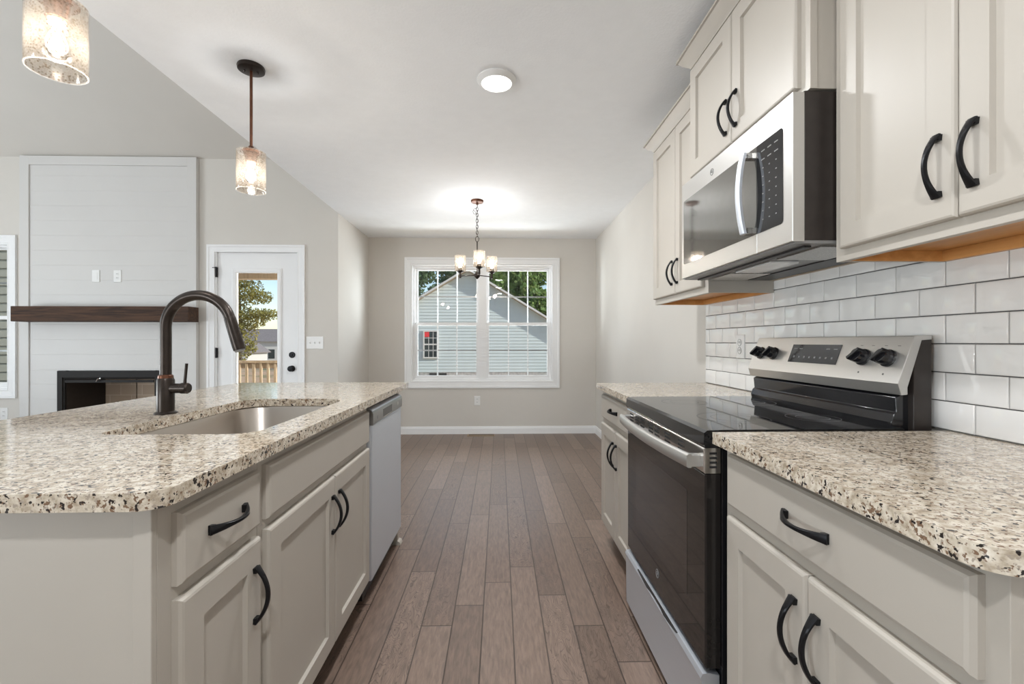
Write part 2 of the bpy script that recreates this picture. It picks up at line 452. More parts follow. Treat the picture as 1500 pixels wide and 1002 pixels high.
# ------------------------------------------------------------------ mesh helpers
class MB:
    def __init__(self):
        self.bm = bmesh.new()
    def v(self, p):
        return self.bm.verts.new(p)
    def face(self, pts):
        try:
            return self.bm.faces.new([self.bm.verts.new(p) for p in pts])
        except Exception:
            return None
    def box(self, x0, x1, y0, y1, z0, z1):
        if x0 > x1: x0, x1 = x1, x0
        if y0 > y1: y0, y1 = y1, y0
        if z0 > z1: z0, z1 = z1, z0
        P = [self.v((x, y, z)) for z in (z0, z1) for y in (y0, y1) for x in (x0, x1)]
        for f in ((0, 2, 3, 1), (4, 5, 7, 6), (0, 1, 5, 4), (2, 6, 7, 3), (0, 4, 6, 2), (1, 3, 7, 5)):
            self.bm.faces.new([P[i] for i in f])
        return self
    def loft(self, rings, cap0=True, cap1=True, closed=True):
        RV = [[self.v(p) for p in r] for r in rings]
        n = len(RV[0])
        for a, b in zip(RV, RV[1:]):
            for i in range(n if closed else n - 1):
                j = (i + 1) % n
                self.bm.faces.new((a[i], a[j], b[j], b[i]))
        if cap0: self.bm.faces.new(RV[0])
        if cap1: self.bm.faces.new(RV[-1][::-1])
        return self
    def tube(self, path, r, n=12, cap=True):
        path = [Vector(p) for p in path]
        rr = r if isinstance(r, (list, tuple)) else [r] * len(path)
        rings = []
        t0 = (path[1] - path[0]).normalized()
        ref = Vector((0, 0, 1)) if abs(t0.z) < 0.9 else Vector((1, 0, 0))
        u = t0.cross(ref).normalized()
        for i, p in enumerate(path):
            a = path[max(0, i - 1)]; c = path[min(len(path) - 1, i + 1)]
            t = (c - a).normalized()
            u = (u - t * u.dot(t)).normalized()
            w = t.cross(u)
            rings.append([p + (u * math.cos(2 * math.pi * k / n) + w * math.sin(2 * math.pi * k / n)) * rr[i] for k in range(n)])
        return self.loft(rings, cap, cap)
    def ring(self, c, Rr, r, axis_u, axis_v, n=20, m=8, sy=1.0):
        c = Vector(c); u = Vector(axis_u); w = Vector(axis_v); nrm = u.cross(w)
        RV = []
        for i in range(n):
            a = 2 * math.pi * i / n
            d = u * math.cos(a) + w * math.sin(a) * sy
            cc = c + d * Rr
            dd = d.normalized()
            RV.append([self.v(cc + (dd * math.cos(2 * math.pi * k / m) + nrm * math.sin(2 * math.pi * k / m)) * r) for k in range(m)])
        for i in range(n):
            a, b = RV[i], RV[(i + 1) % n]
            for k in range(m):
                j = (k + 1) % m
                self.bm.faces.new((a[k], a[j], b[j], b[k]))
        return self
    def lathe(self, c, prof, n=28, axis='z', cap0=True, cap1=True):
        rings = []
        for r, h in prof:
            ring = []
            for k in range(n):
                a = 2 * math.pi * k / n
                x, y = r * math.cos(a), r * math.sin(a)
                if axis == 'z': q = (x, y, h)
                elif axis == 'y': q = (x, h, y)
                else: q = (h, x, y)
                ring.append(Vector(c) + Vector(q))
            rings.append(ring)
        return self.loft(rings, cap0, cap1)
    def prism(self, pts, d):
        a = [Vector(p) for p in pts]
        b = [p + Vector(d) for p in a]
        return self.loft([a, b])
    def sphere(self, c, r, n=16, sz=1.0):
        prof = []
        for i in range(1, n // 2):
            a = -math.pi / 2 + math.pi * i / (n // 2)
            prof.append((r * math.cos(a), r * math.sin(a) * sz))
        return self.lathe(c, prof, n)
    def xform(self, mat):
        bmesh.ops.transform(self.bm, matrix=mat, verts=self.bm.verts)
        return self
    def build(self, name, mat, parent=None, smooth=30, bevel=0.0, segs=2, weld=False, recalc=True, **props):
        bm = self.bm
        if weld:
            bmesh.ops.remove_doubles(bm, verts=bm.verts, dist=1e-5)
        if recalc:
            bmesh.ops.recalc_face_normals(bm, faces=bm.faces)
        if parent is not None:
            org = wloc(parent)
        else:
            xs = [v.co.x for v in bm.verts]; ys = [v.co.y for v in bm.verts]; zs = [v.co.z for v in bm.verts]
            org = Vector(((min(xs) + max(xs)) / 2, (min(ys) + max(ys)) / 2, min(zs)))
        bmesh.ops.translate(bm, vec=-org, verts=bm.verts)
        me = bpy.data.meshes.new(name)
        bm.to_mesh(me); bm.free()
        me.materials.append(M[mat])
        if smooth:
            me.shade_smooth()
            me.set_sharp_from_angle(angle=R(smooth))
        o = bpy.data.objects.new(name, me)
        COL.objects.link(o)
        if parent is not None:
            o.parent = parent
        else:
            o.location = org
        if bevel:
            md = o.modifiers.new('bevel', 'BEVEL')
            md.width = bevel; md.segments = segs; md.limit_method = 'ANGLE'; md.angle_limit = R(40)
            md.harden_normals = False
        for k, vv in props.items():
            o[k] = vv
        return o

def wloc(o):
    p = Vector((0, 0, 0))
    while o is not None:
        p += o.location
        o = o.parent
    return p

def thing(name, label, cat, loc, group=None, kind=None):
    o = bpy.data.objects.new(name, None)
    o.empty_display_size = 0.1
    COL.objects.link(o)
    o.location = loc
    tag(o, label, cat, group, kind)
    return o

def tag(o, label, cat, group=None, kind=None):
    o['label'] = label
    o['category'] = cat
    if group: o['group'] = group
    if kind: o['kind'] = kind
    return o

def structure(o, label, cat):
    return tag(o, label, cat, None, 'structure')

def rrect(x0, x1, y0, y1, z, r, n=6, rs=None):
    """rounded rectangle in the xy plane, counter-clockwise; rs = radii (x0y0, x1y0, x1y1, x0y1)"""
    rs = rs or (r, r, r, r)
    out = []
    for (cx, cy, a0, rad) in ((x0 + rs[0], y0 + rs[0], 180, rs[0]), (x1 - rs[1], y0 + rs[1], 270, rs[1]), (x1 - rs[2], y1 - rs[2], 0, rs[2]), (x0 + rs[3], y1 - rs[3], 90, rs[3])):
        for i in range(n + 1):
            a = R(a0 + 90.0 * i / n)
            out.append(Vector((cx + rad * math.cos(a), cy + rad * math.sin(a), z)))
    return out

def wall_grid(name, axis, plane0, plane1, u0, u1, z0, z1, holes, mat='wall'):
    """wall slab between plane0 (room face) and plane1 with rectangular openings (ua, ub, za, zb)"""
    us = sorted(set([u0, u1] + [h[0] for h in holes] + [h[1] for h in holes]))
    zs = sorted(set([z0, z1] + [h[2] for h in holes] + [h[3] for h in holes]))
    solid = {}
    for i in range(len(us) - 1):
        for j in range(len(zs) - 1):
            uc, zc = (us[i] + us[i + 1]) / 2, (zs[j] + zs[j + 1]) / 2
            solid[(i, j)] = not any(h[0] < uc < h[1] and h[2] < zc < h[3] for h in holes)
    mb = MB()
    def pt(u, p, z):
        return (u, p, z) if axis == 'y' else (p, u, z)
    for (i, j), s in solid.items():
        if not s: continue
        a, b, c, d = us[i], us[i + 1], zs[j], zs[j + 1]
        for p in (plane0, plane1):
            mb.face([pt(a, p, c), pt(b, p, c), pt(b, p, d), pt(a, p, d)])
        for (di, dj, e) in ((-1, 0, [(a, c), (a, d)]), (1, 0, [(b, c), (b, d)]), (0, -1, [(a, c), (b, c)]), (0, 1, [(a, d), (b, d)])):
            if not solid.get((i + di, j + dj), False):
                (ua, za), (ub, zb) = e
                mb.face([pt(ua, plane0, za), pt(ub, plane0, zb), pt(ub, plane1, zb), pt(ua, plane1, za)])
    return mb.build(name, mat, smooth=0, weld=True)

# ------------------------------------------------------------------ key dimensions
WX = 1.222            # right wall
BY = 5.763            # dining back wall
SX = -1.635           # stub wall / edge of the flat ceiling
FY = 4.69             # fireplace wall
CZ = 2.462            # flat ceiling
REAR = -3.0
LEFT = -6.6
TZ, BZ = 0.915, 0.885  # countertop top and bottom

# ------------------------------------------------------------------ room shell
o = MB().box(LEFT - 0.15, WX + 0.15, REAR - 0.15, BY + 0.15, -0.12, 0.0).build('floor', 'floor', smooth=0)
structure(o, 'dark oak plank floor running towards the dining window', 'floor')
o = MB().box(SX, WX + 0.12, REAR - 0.12, BY + 0.12, CZ, CZ + 0.14).build('ceiling', 'ceiling', smooth=0)
structure(o, 'flat white textured ceiling above kitchen and dining nook', 'ceiling')
mb = MB()
pitch = 0.42
ytop = 3.15
zk = 3.0
prof = [(FY + 0.2, zk), (FY, zk), (ytop, zk + (FY - ytop) * pitch), (ytop, zk + (FY - ytop) * pitch + 0.12), (FY + 0.2, zk + 0.12)]
mb.prism([(LEFT - 0.12, y, z) for y, z in prof], (SX - LEFT + 0.12 - 0.001, 0, 0))
o = mb.build('ceiling_slope', 'wall', smooth=0)
structure(o, 'greige sloped ceiling of the living room above the shiplap', 'ceiling')
ztop = zk + (FY - ytop) * pitch
o = MB().box(LEFT - 0.12, SX - 0.001, REAR - 0.12, ytop, ztop, ztop + 0.12).build('ceiling_living', 'ceiling', smooth=0)
structure(o, 'high flat ceiling of the living room at top left', 'ceiling')
o = MB().box(SX - 0.001, SX + 0.12, REAR - 0.12, FY + 0.2, CZ + 0.141, ztop + 0.2).build('wall_bulkhead', 'wall', smooth=0)
structure(o, 'wall above the flat ceiling edge facing the living room', 'wall')

W1 = (-1.10, 0.675, 0.66, 2.13)       # dining window opening
o = wall_grid('wall_back', 'y', BY, BY + 0.16, SX - 0.16, WX + 0.16, 0.0, CZ, [W1])
structure(o, 'greige back wall of the dining nook around the window', 'wall')
o = MB().box(WX, WX + 0.15, REAR - 2.6, BY, 0.0, CZ).build('wall_right', 'wall', smooth=0)  # stretch past the rear wall is added out of view to block the sun
structure(o, 'greige right wall behind the cabinets', 'wall')
o = MB().box(SX - 0.15, SX, FY, BY, 0.0, CZ).box(SX - 0.15, SX - 0.0012, FY, FY + 0.16, CZ, zk).build('wall_left', 'wall', smooth=0)
structure(o, 'short greige wall at the left of the dining nook', 'wall')
D1 = (-2.868, -2.018, 0.0, 2.082)     # glazed door opening
W2 = (-5.75, -4.885, 0.68, 2.135)     # living room window
FB = (-4.33, -3.41, 0.0, 0.80)        # firebox recess
o = wall_grid('wall_fireplace', 'y', FY, FY + 0.16, LEFT, SX - 0.15, 0.0, zk, [D1, W2, FB])
structure(o, 'greige living room wall holding fireplace and glazed door', 'wall')
RW2 = (-5.3, -3.3, 0.5, 2.4)
o = wall_grid('wall_rear', 'y', REAR, REAR - 0.15, LEFT, WX, 0.0, ztop, [RW2])
structure(o, 'rear wall behind the viewer', 'wall')
LW = (0.75, 2.9, 0.55, 2.35)
o = wall_grid('wall_far_left', 'x', LEFT, LEFT - 0.15, REAR - 0.15, FY + 0.16, 0.0, ztop, [LW])
structure(o, 'far left wall of the living room', 'wall')

def baseboard(name, pts, label):
    """pts: path along the wall foot, profile pushed to the given side normal"""
    mb = MB()
    (x0, y0), (x1, y1), (nx, ny) = pts
    prof = [(0, 0), (0.014, 0), (0.014, 0.070), (0.010, 0.080), (0.008, 0.092), (0, 0.095)]
    a = [(x0 + nx * d, y0 + ny * d, z) for d, z in prof]
    b = [(x1 + nx * d, y1 + ny * d, z) for d, z in prof]
    mb.loft([[Vector(p) for p in a], [Vector(p) for p in b]])
    o = mb.build(name, 'trim', smooth=0)
    structure(o, label, 'baseboard')
baseboard('baseboard_back', ((SX, BY), (WX, BY), (0, -1)), 'white baseboard below the dining window')
baseboard('baseboard_right', ((WX, 2.668), (WX, BY - 0.014), (-1, 0)), 'white baseboard on the right wall past the cabinets')
baseboard('baseboard_left', ((SX, FY + 0.005), (SX, BY - 0.014), (1, 0)), 'white baseboard on the short left dining wall')
baseboard('baseboard_door', ((-1.967, FY), (SX, FY), (0, -1)), 'white baseboard right of the glazed door')

# ------------------------------------------------------------------ dining window
def casing(parent, x0, x1, z0, z1, w, y, bottom=True, name='casing'):
    """picture-frame casing with a stepped profile; outer rect given, faces -y"""
    prof = [(0.0, 0.0), (0.0, 0.019), (w * 0.25, 0.019), (w * 0.34, 0.014), (w * 0.86, 0.011), (w * 0.93, 0.014), (w, 0.012), (w, 0.0)]
    mb = MB()
    rings = []
    for i, d in prof:
        if bottom:
            rings.append([Vector((x0 + i, y - d, z0 + i)), Vector((x1 - i, y - d, z0 + i)), Vector((x1 - i, y - d, z1 - i)), Vector((x0 + i, y - d, z1 - i))])
        else:
            rings.append([Vector((x0 + i, y - d, z0)), Vector((x0 + i, y - d, z1 - i)), Vector((x1 - i, y - d, z1 - i)), Vector((x1 - i, y - d, z0))])
    mb.loft(rings, False, False, closed=bottom)
    return mb.build(name, 'trim', parent, smooth=0)

def frame_rect(mb, x0, x1, z0, z1, w, ya, yb, wb=None, wt=None):
    wb = w if wb is None else wb
    wt = w if wt is None else wt
    o_ = [(x0, z0), (x1, z0), (x1, z1), (x0, z1)]
    i_ = [(x0 + w, z0 + wb), (x1 - w, z0 + wb), (x1 - w, z1 - wt), (x0 + w, z1 - wt)]
    rings = [[Vector((x, ya, z)) for x, z in o_], [Vector((x, ya, z)) for x, z in i_], [Vector((x, yb, z)) for x, z in i_], [Vector((x, yb, z)) for x, z in o_], [Vector((x, ya, z)) for x, z in o_]]
    mb.loft(rings, False, False)
    return mb

def double_hung(parent, x0, x1, z0, z1, zm, yi, cols, fw=0.03):
    """one double-hung unit inside (x0..x1, z0..z1); room-side plane yi"""
    fr = frame_rect(MB(), x0, x1, z0, z1, 0.022, yi, yi + 0.09).build('frame', 'trim', parent, smooth=0, weld=True)
    for (za, zb, yo, nm) in ((z0 + 0.022, zm + 0.018, 0.018, 'lower_sash'), (zm - 0.018, z1 - 0.022, 0.048, 'upper_sash')):
        a, b = x0 + 0.022, x1 - 0.022
        sash = frame_rect(MB(), a, b, za, zb, fw, yi + yo, yi + yo + 0.028, 0.036, 0.036 if 'lower' in nm else fw).build(nm, 'trim', parent, smooth=0, weld=True)
        ga, gb, gc, gd = a + fw, b - fw, za + 0.036, zb - (0.036 if 'lower' in nm else fw)
        yg = yi + yo + 0.014
        g = MB(); g.face([(ga - 0.004, yg, gc - 0.004), (gb + 0.004, yg, gc - 0.004), (gb + 0.004, yg, gd + 0.004), (ga - 0.004, yg, gd + 0.004)])
        g.build('pane', 'glass', sash, smooth=0)
        for k in range(1, cols):
            xm = ga + (gb - ga) * k / cols
            MB().box(xm - 0.008, xm + 0.008, yg + 0.003, yg + 0.009, gc, gd).build('muntin', 'trim', sash, smooth=0)
        zmid = (gc + gd) / 2
        MB().box(ga, gb, yg + 0.0035, yg + 0.0085, zmid - 0.008, zmid + 0.008).build('muntin', 'steel_dark', sash, smooth=0, label='horizontal grille bar with shade put into its dark colour')  # shaded look of the horizontal bars is put into a darker material
    return fr

win = thing('window_1', 'white framed twin window with grilles in the dining wall', 'window', (-0.21, BY, 0.58), kind='structure')
casing(win, -1.184, 0.759, 0.577, 2.215, 0.085, BY)
mb = MB()   # jamb liner
frame_rect(mb, W1[0], W1[1], W1[2], W1[3], 0.012, BY - 0.002, BY + 0.15)
mb.build('jamb_liner', 'trim', win, smooth=0, weld=True)
xm0, xm1 = -0.262, -0.163
MB().box(xm0 + 0.02, xm1 - 0.02, BY + 0.045, BY + 0.15, W1[2] + 0.012, W1[3] - 0.012).build('mullion', 'trim', win, smooth=0)
double_hung(win, W1[0] + 0.012, xm0 + 0.02, W1[2] + 0.012, W1[3] - 0.012, 1.385, BY + 0.05, 3)
double_hung(win, xm1 - 0.02, W1[1] - 0.012, W1[2] + 0.012, W1[3] - 0.012, 1.385, BY + 0.05, 3)

win2 = thing('window_2', 'white framed window left of the shiplap chimney breast', 'window', (-5.3, FY, 0.6), kind='structure')
casing(win2, -5.835, -4.802, 0.597, 2.216, 0.083, FY)
frame_rect(MB(), W2[0], W2[1], W2[2], W2[3], 0.012, FY - 0.002, FY + 0.15).build('jamb_liner', 'trim', win2, smooth=0, weld=True)
double_hung(win2, W2[0] + 0.012, W2[1] - 0.012, W2[2] + 0.012, W2[3] - 0.012, 1.40, FY + 0.03, 1, fw=0.012)

# ------------------------------------------------------------------ glazed door
dr = thing('door_1', 'white exterior door with tall glass lite and black knob', 'door', (-2.443, FY, 0), kind='structure')
casing(dr, -2.938, -1.967, 0.0, 2.135, 0.075, FY, bottom=False)
mb = MB()
for (a, b, c, d) in ((D1[0], D1[0] + 0.018, 0, D1[3]), (D1[1] - 0.018, D1[1], 0, D1[3]), (D1[0] + 0.018, D1[1] - 0.018, D1[3] - 0.018, D1[3])):
    mb.box(a, b, FY - 0.002, FY + 0.155, c, d)
mb.build('jamb', 'trim', dr, smooth=0)
DX0, DX1, DZ0, DZ1 = -2.847, -2.039, 0.012, 2.060
dy = FY + 0.02
GX0, GX1, GZ0, GZ1 = -2.661, -2.253, 0.28, 1.858
mb = MB()
so_ = [(DX0, DZ0), (DX1, DZ0), (DX1, DZ1), (DX0, DZ1)]
si_ = [(GX0 - 0.02, GZ0 - 0.02), (GX1 + 0.02, GZ0 - 0.02), (GX1 + 0.02, GZ1 + 0.02), (GX0 - 0.02, GZ1 + 0.02)]
mb.loft([[Vector((x, yy, z)) for x, z in q] for q, yy in ((so_, dy), (si_, dy), (si_, dy + 0.044), (so_, dy + 0.044), (so_, dy))], False, False)
slab = mb.build('slab', 'trim', dr, smooth=0, weld=True)
# raised lite frame
mb = MB()
rings = []
for i, d in ((-0.045, 0.0), (-0.045, 0.010), (-0.030, 0.016), (-0.006, 0.012), (0.0, 0.004), (0.0, -0.03)):
    rings.append([Vector((GX0 + i, dy - d, GZ0 + i)), Vector((GX1 - i, dy - d, GZ0 + i)), Vector((GX1 - i, dy - d, GZ1 - i)), Vector((GX0 + i, dy - d, GZ1 - i))])
mb.loft(rings, False, False)
lf = mb.build('lite_frame', 'trim', slab, smooth=0)
g = MB(); g.face([(GX0 - 0.01, dy + 0.02, GZ0 - 0.01), (GX1 + 0.01, dy + 0.02, GZ0 - 0.01), (GX1 + 0.01, dy + 0.02, GZ1 + 0.01), (GX0 - 0.01, dy + 0.02, GZ1 + 0.01)])
g.build('glass_lite', 'glass', slab, smooth=0)
for zc, nm in ((1.024, 'deadbolt'), (0.885, 'knob')):
    mb = MB()
    if nm == 'knob':
        mb.lathe((-2.105, dy, zc), [(0.031, 0.0), (0.031, -0.006), (0.014, -0.010), (0.012, -0.026), (0.024, -0.034), (0.029, -0.046), (0.024, -0.058), (0.010, -0.062)], 24, 'y')
    else:
        mb.lathe((-2.105, dy, zc), [(0.031, 0.0), (0.031, -0.008), (0.026, -0.014), (0.012, -0.015), (0.011, -0.026)], 24, 'y')
    mb.build(nm, 'black', dr)
for zc in (1.86, 1.046, 0.25):
    mb = MB().box(-2.852, -2.846, FY - 0.002, FY + 0.02, zc - 0.05, zc + 0.05)
    mb.lathe((-2.851, FY - 0.006, zc), [(0.0065, -0.052), (0.0065, 0.052)], 12)
    if zc > 1.5:
        mb.box(-2.885, -2.851, FY - 0.014, FY - 0.008, zc + 0.040, zc + 0.047)
    mb.build('hinge', 'black', dr, label='black door hinge')

# ------------------------------------------------------------------ fireplace
cb = thing('chimney_breast', 'white shiplap chimney breast around the fireplace', 'chimney breast', (-3.868, FY - 0.02, 0))
CX0, CX1, CYF = -4.735, -3.022, FY - 0.045
CT = 2.998
FX0, FX1, FZ1 = -4.372, -3.372, 0.872     # insert outline
# boards, each with a v-groove, as one continuous stepped surface (holes for the insert)
mb = MB()
def board(x0, x1, z0, z1):
    y = CYF + 0.012
    r = [[Vector((x0, FY - 0.001, z0)), Vector((x1, FY - 0.001, z0)), Vector((x1, FY - 0.001, z1)), Vector((x0, FY - 0.001, z1))]]
    for i, yy in ((0, y + 0.0015), (0.0014, y)):
        r.append([Vector((x0, yy, z0 + i)), Vector((x1, yy, z0 + i)), Vector((x1, yy, z1 - i)), Vector((x0, yy, z1 - i))])
    mb.loft(r)
z = 0.0
BH = 0.1475
ix0, ix1 = CX0 + 0.088, CX1 - 0.088
while z < CT - 0.09 - 1e-3:
    z1 = min(z + BH, CT - 0.088)
    if z < FZ1 - 1e-3:
        zc = min(z1, FZ1)
        board(ix0, FX0, z, zc); board(FX1, ix1, z, zc)
        if z1 > FZ1 + 1e-3:
            board(ix0, ix1, FZ1, z1)
    else:
        board(ix0, ix1, z, z1)
    z = z1
mb.build('shiplap_boards', 'shiplap', cb, smooth=0)
for (a, b, c, d) in ((CX0, ix0, 0.0, CT), (ix1, CX1, 0.0, CT), (ix0, ix1, CT - 0.088, CT)):
    MB().box(a, b, CYF, FY - 0.001, c, d).build('edge_board', 'shiplap', cb, smooth=0, bevel=0.002)
mt = MB().box(-4.66, -2.995, CYF - 0.155, CYF - 0.001, 1.352, 1.498).build('mantel_shelf', 'mantel', smooth=0, bevel=0.004)
tag(mt, 'dark stained wooden mantel beam across the white shiplap', 'mantel')

fi = thing('fireplace_insert', 'black framed fireplace insert with tan brick lining', 'fireplace', (-3.872, FY - 0.03, 0.0))
mb = MB()
fy = CYF + 0.002
rings = []
for i, d in ((0.0, 0.0), (0.0, -0.006), (0.048, -0.006), (0.050, 0.004), (0.062, 0.010), (0.062, 0.05)):
    rings.append([Vector((FX0 + 0.003 + i, fy + d, 0.02)), Vector((FX0 + 0.003 + i, fy + d, FZ1 - 0.003 - i * 1.35)), Vector((FX1 - 0.003 - i, fy + d, FZ1 - 0.003 - i * 1.35)), Vector((FX1 - 0.003 - i, fy + d, 0.02))])
mb.loft(rings, False, False, closed=False)
mb.build('metal_frame', 'fire_metal', fi, smooth=0)
mb = MB().box(FX0 + 0.07, FX1 - 0.07, fy + 0.004, fy + 0.012, 0.752, 0.778)
mb.build('door_track', 'fire_metal', fi, smooth=0)
mb = MB().tube([(-3.985, fy - 0.012, 0.765), (-3.965, fy - 0.02, 0.79), (-3.945, fy - 0.012, 0.797)], 0.005, 8)
mb.build('damper_handle', 'chrome', fi)
bx0, bx1 = FB[0] + 0.02, FB[1] - 0.02
mb = MB()
mb.box(bx0, bx0 + 0.008, FY - 0.02, FY + 0.43, 0.06, 0.93)
mb.build('side_panel', 'brown_black', fi, smooth=0)
mb = MB()
mb.box(bx1 - 0.008, bx1, FY - 0.02, FY + 0.43, 0.06, 0.93)
mb.build('side_panel', 'brown_black', fi, smooth=0)
bm_ = (bx0 + bx1) / 2 - 0.1
MB().box(bx0, bm_ - 0.006, FY + 0.43, FY + 0.46, 0.06, 0.93).build('brick_panel', 'firebrick', fi, smooth=0)
MB().box(bm_ + 0.006, bx1, FY + 0.43, FY + 0.46, 0.06, 0.93).build('brick_panel', 'firebrick', fi, smooth=0)
MB().box(bm_ - 0.0058, bm_ + 0.0058, FY + 0.44, FY + 0.46, 0.06, 0.93).build('panel_joint', 'slot', fi, smooth=0)
MB().box(bx0, bx1, FY - 0.02, FY + 0.46, 0.03, 0.06).build('hearth_floor', 'firebrick', fi, smooth=0)
MB().box(bx0, bx1, FY + 0.0, FY + 0.47, 0.93, 0.96).build('smoke_shelf', 'brown_black', fi, smooth=0)

# ------------------------------------------------------------------ wall plates and vent
def plate(name, label, cat, x, z, w, h, y, kind, group=None):
    t = thing(name, label, cat, (x, y, z - h / 2), group)
    mb = MB()
    rings = []
    for i, d in ((0, 0), (0, 0.003), (0.003, 0.006)):
        rings.append([Vector((x - w / 2 + i, y - d, z - h / 2 + i)), Vector((x + w / 2 - i, y - d, z - h / 2 + i)), Vector((x + w / 2 - i, y - d, z + h / 2 - i)), Vector((x - w / 2 + i, y - d, z + h / 2 - i))])
    mb.loft(rings)
    mb.build('cover_plate', 'white_plastic', t, smooth=0)
    if kind == 'duplex':
        for dz in (-0.02, 0.02):
            rc = MB(); rc.lathe((x, y - 0.006, z + dz), [(0.0155, 0), (0.0155, -0.002)], 20, 'y')
            r_ = rc.build('receptacle', 'white_plastic', t)
            for dx in (-0.006, 0.006):
                MB().box(x + dx - 0.0012, x + dx + 0.0012, y - 0.0087, y - 0.0078, z + dz - 0.003, z + dz + 0.007).build('slot', 'slot', r_, smooth=0)
    elif kind == 'blank':
        MB().box(x - 0.017, x + 0.017, y - 0.008, y - 0.0055, z - 0.034, z + 0.034).build('insert', 'white_plastic', t, smooth=0, bevel=0.001)
    elif kind == 'quad':
        for k in range(3):
            xx = x + (k - 1) * 0.047
            s = MB(); s.prism([(xx - 0.005, y - 0.006, z - 0.011), (xx - 0.005, y - 0.006, z + 0.011), (xx - 0.005, y - 0.016, z + 0.007)], (0.010, 0, 0))
            s.build('toggle', 'white_plastic', t, smooth=0)
    return t
plate('wall_outlet', 'white duplex wall outlet below the dining window', 'outlet', -0.279, 0.417, 0.075, 0.118, BY, 'duplex')
plate('switch_plate', 'white three toggle switch plate right of the glazed door', 'light switch', -1.868, 1.148, 0.172, 0.125, FY, 'quad')
plate('cover_plate_fitting', 'white blank cable plate on the shiplap above the mantel', 'wall plate', -4.005, 1.81, 0.075, 0.12, CYF + 0.012, 'blank')
plate('mantel_outlet', 'white duplex outlet on the shiplap above the mantel', 'outlet', -3.795, 1.81, 0.075, 0.12, CYF + 0.012, 'duplex')
plate('low_wall_outlet', 'white outlet below the window left of the fireplace', 'outlet', -4.925, 0.44, 0.075, 0.12, FY, 'duplex')

fv = thing('floor_vent', 'brown floor register below the dining window', 'vent', (-0.23, 5.665, 0.0))
MB().box(-0.395, -0.06, 5.61, 5.725, 0.0002, 0.006).build('register_frame', 'deck', fv, smooth=0, bevel=0.002)
mb = MB()
for k in range(20):
    xx = -0.375 + k * 0.0155
    mb.box(xx, xx + 0.009, 5.63, 5.705, 0.006, 0.0066)
mb.build('louver', 'slot', fv, smooth=0)

# ------------------------------------------------------------------ cabinet builders
T = 0.019
def ring4(x, y0, y1, z0, z1, i):
    return [Vector((x, y0 + i, z0 + i)), Vector((x, y1 - i, z0 + i)), Vector((x, y1 - i, z1 - i)), Vector((x, y0 + i, z1 - i))]

def shaker(parent, name, xb, n, y0, y1, z0, z1, rail=0.060):
    mb = MB()
    c = 0.007
    spec = ((0, 0), (0, T - c), (c * 0.4, T - c * 0.25), (c, T), (rail, T), (rail + 0.003, T - 0.010))
    mb.loft([ring4(xb + n * d, y0, y1, z0, z1, i) for i, d in spec])
    return mb.build(name, 'cab', parent, smooth=0)

def slab_front(parent, name, xb, n, y0, y1, z0, z1):
    mb = MB()
    c = 0.009
    spec = ((0, 0), (0, T - c), (c * 0.45, T - c * 0.25), (c, T))
    mb.loft([ring4(xb + n * d, y0, y1, z0, z1, i) for i, d in spec])
    return mb.build(name, 'cab', parent, smooth=0)

def pull(parent, x, n, y, z, axis, ln=0.128):
    """arched bow pull with flared flat feet; x = face plane, n = outward sign"""
    K = 28
    rings = []
    A = Vector((0, 1, 0)) if axis == 'y' else Vector((0, 0, 1))
    S = Vector((0, 0, 1)) if axis == 'y' else Vector((0, 1, 0))
    O = Vector((n, 0, 0))
    c = Vector((x, y, z))
    def pos(t):
        return c + A * (t * ln / 2) + O * (0.004 + 0.026 * (1 - abs(t) ** 2.0))
    for k in range(K + 1):
        t = -1 + 2 * k / K
        p = pos(t)
        tg = (pos(min(1, t + 0.02)) - pos(max(-1, t - 0.02))).normalized()
        nr = S.cross(tg).normalized()
        w = 0.0036 + 0.0062 * abs(t) ** 1.8
        h = 0.0046 - 0.0014 * abs(t)
        rings.append([p + S * (w * sx) + nr * (h * sy) for sx, sy in ((-1, -0.5), (-0.7, -1), (0.7, -1), (1, -0.5), (1, 0.5), (0.7, 1), (-0.7, 1), (-1, 0.5))])
    mb = MB().loft(rings)
    for e in (-1, 1):
        q = c + A * (e * ln / 2 * 0.93)
        a = [q + A * (e * 0.004) + S * 0.0095, q + A * (e * 0.004) - S * 0.0095, q - A * (e * 0.008) - S * 0.008, q - A * (e * 0.008) + S * 0.008]
        mb.loft([[p for p in a], [p + O * 0.008 for p in a]])
    return mb.build('handle', 'black', parent, smooth=40, label='black bow pull')

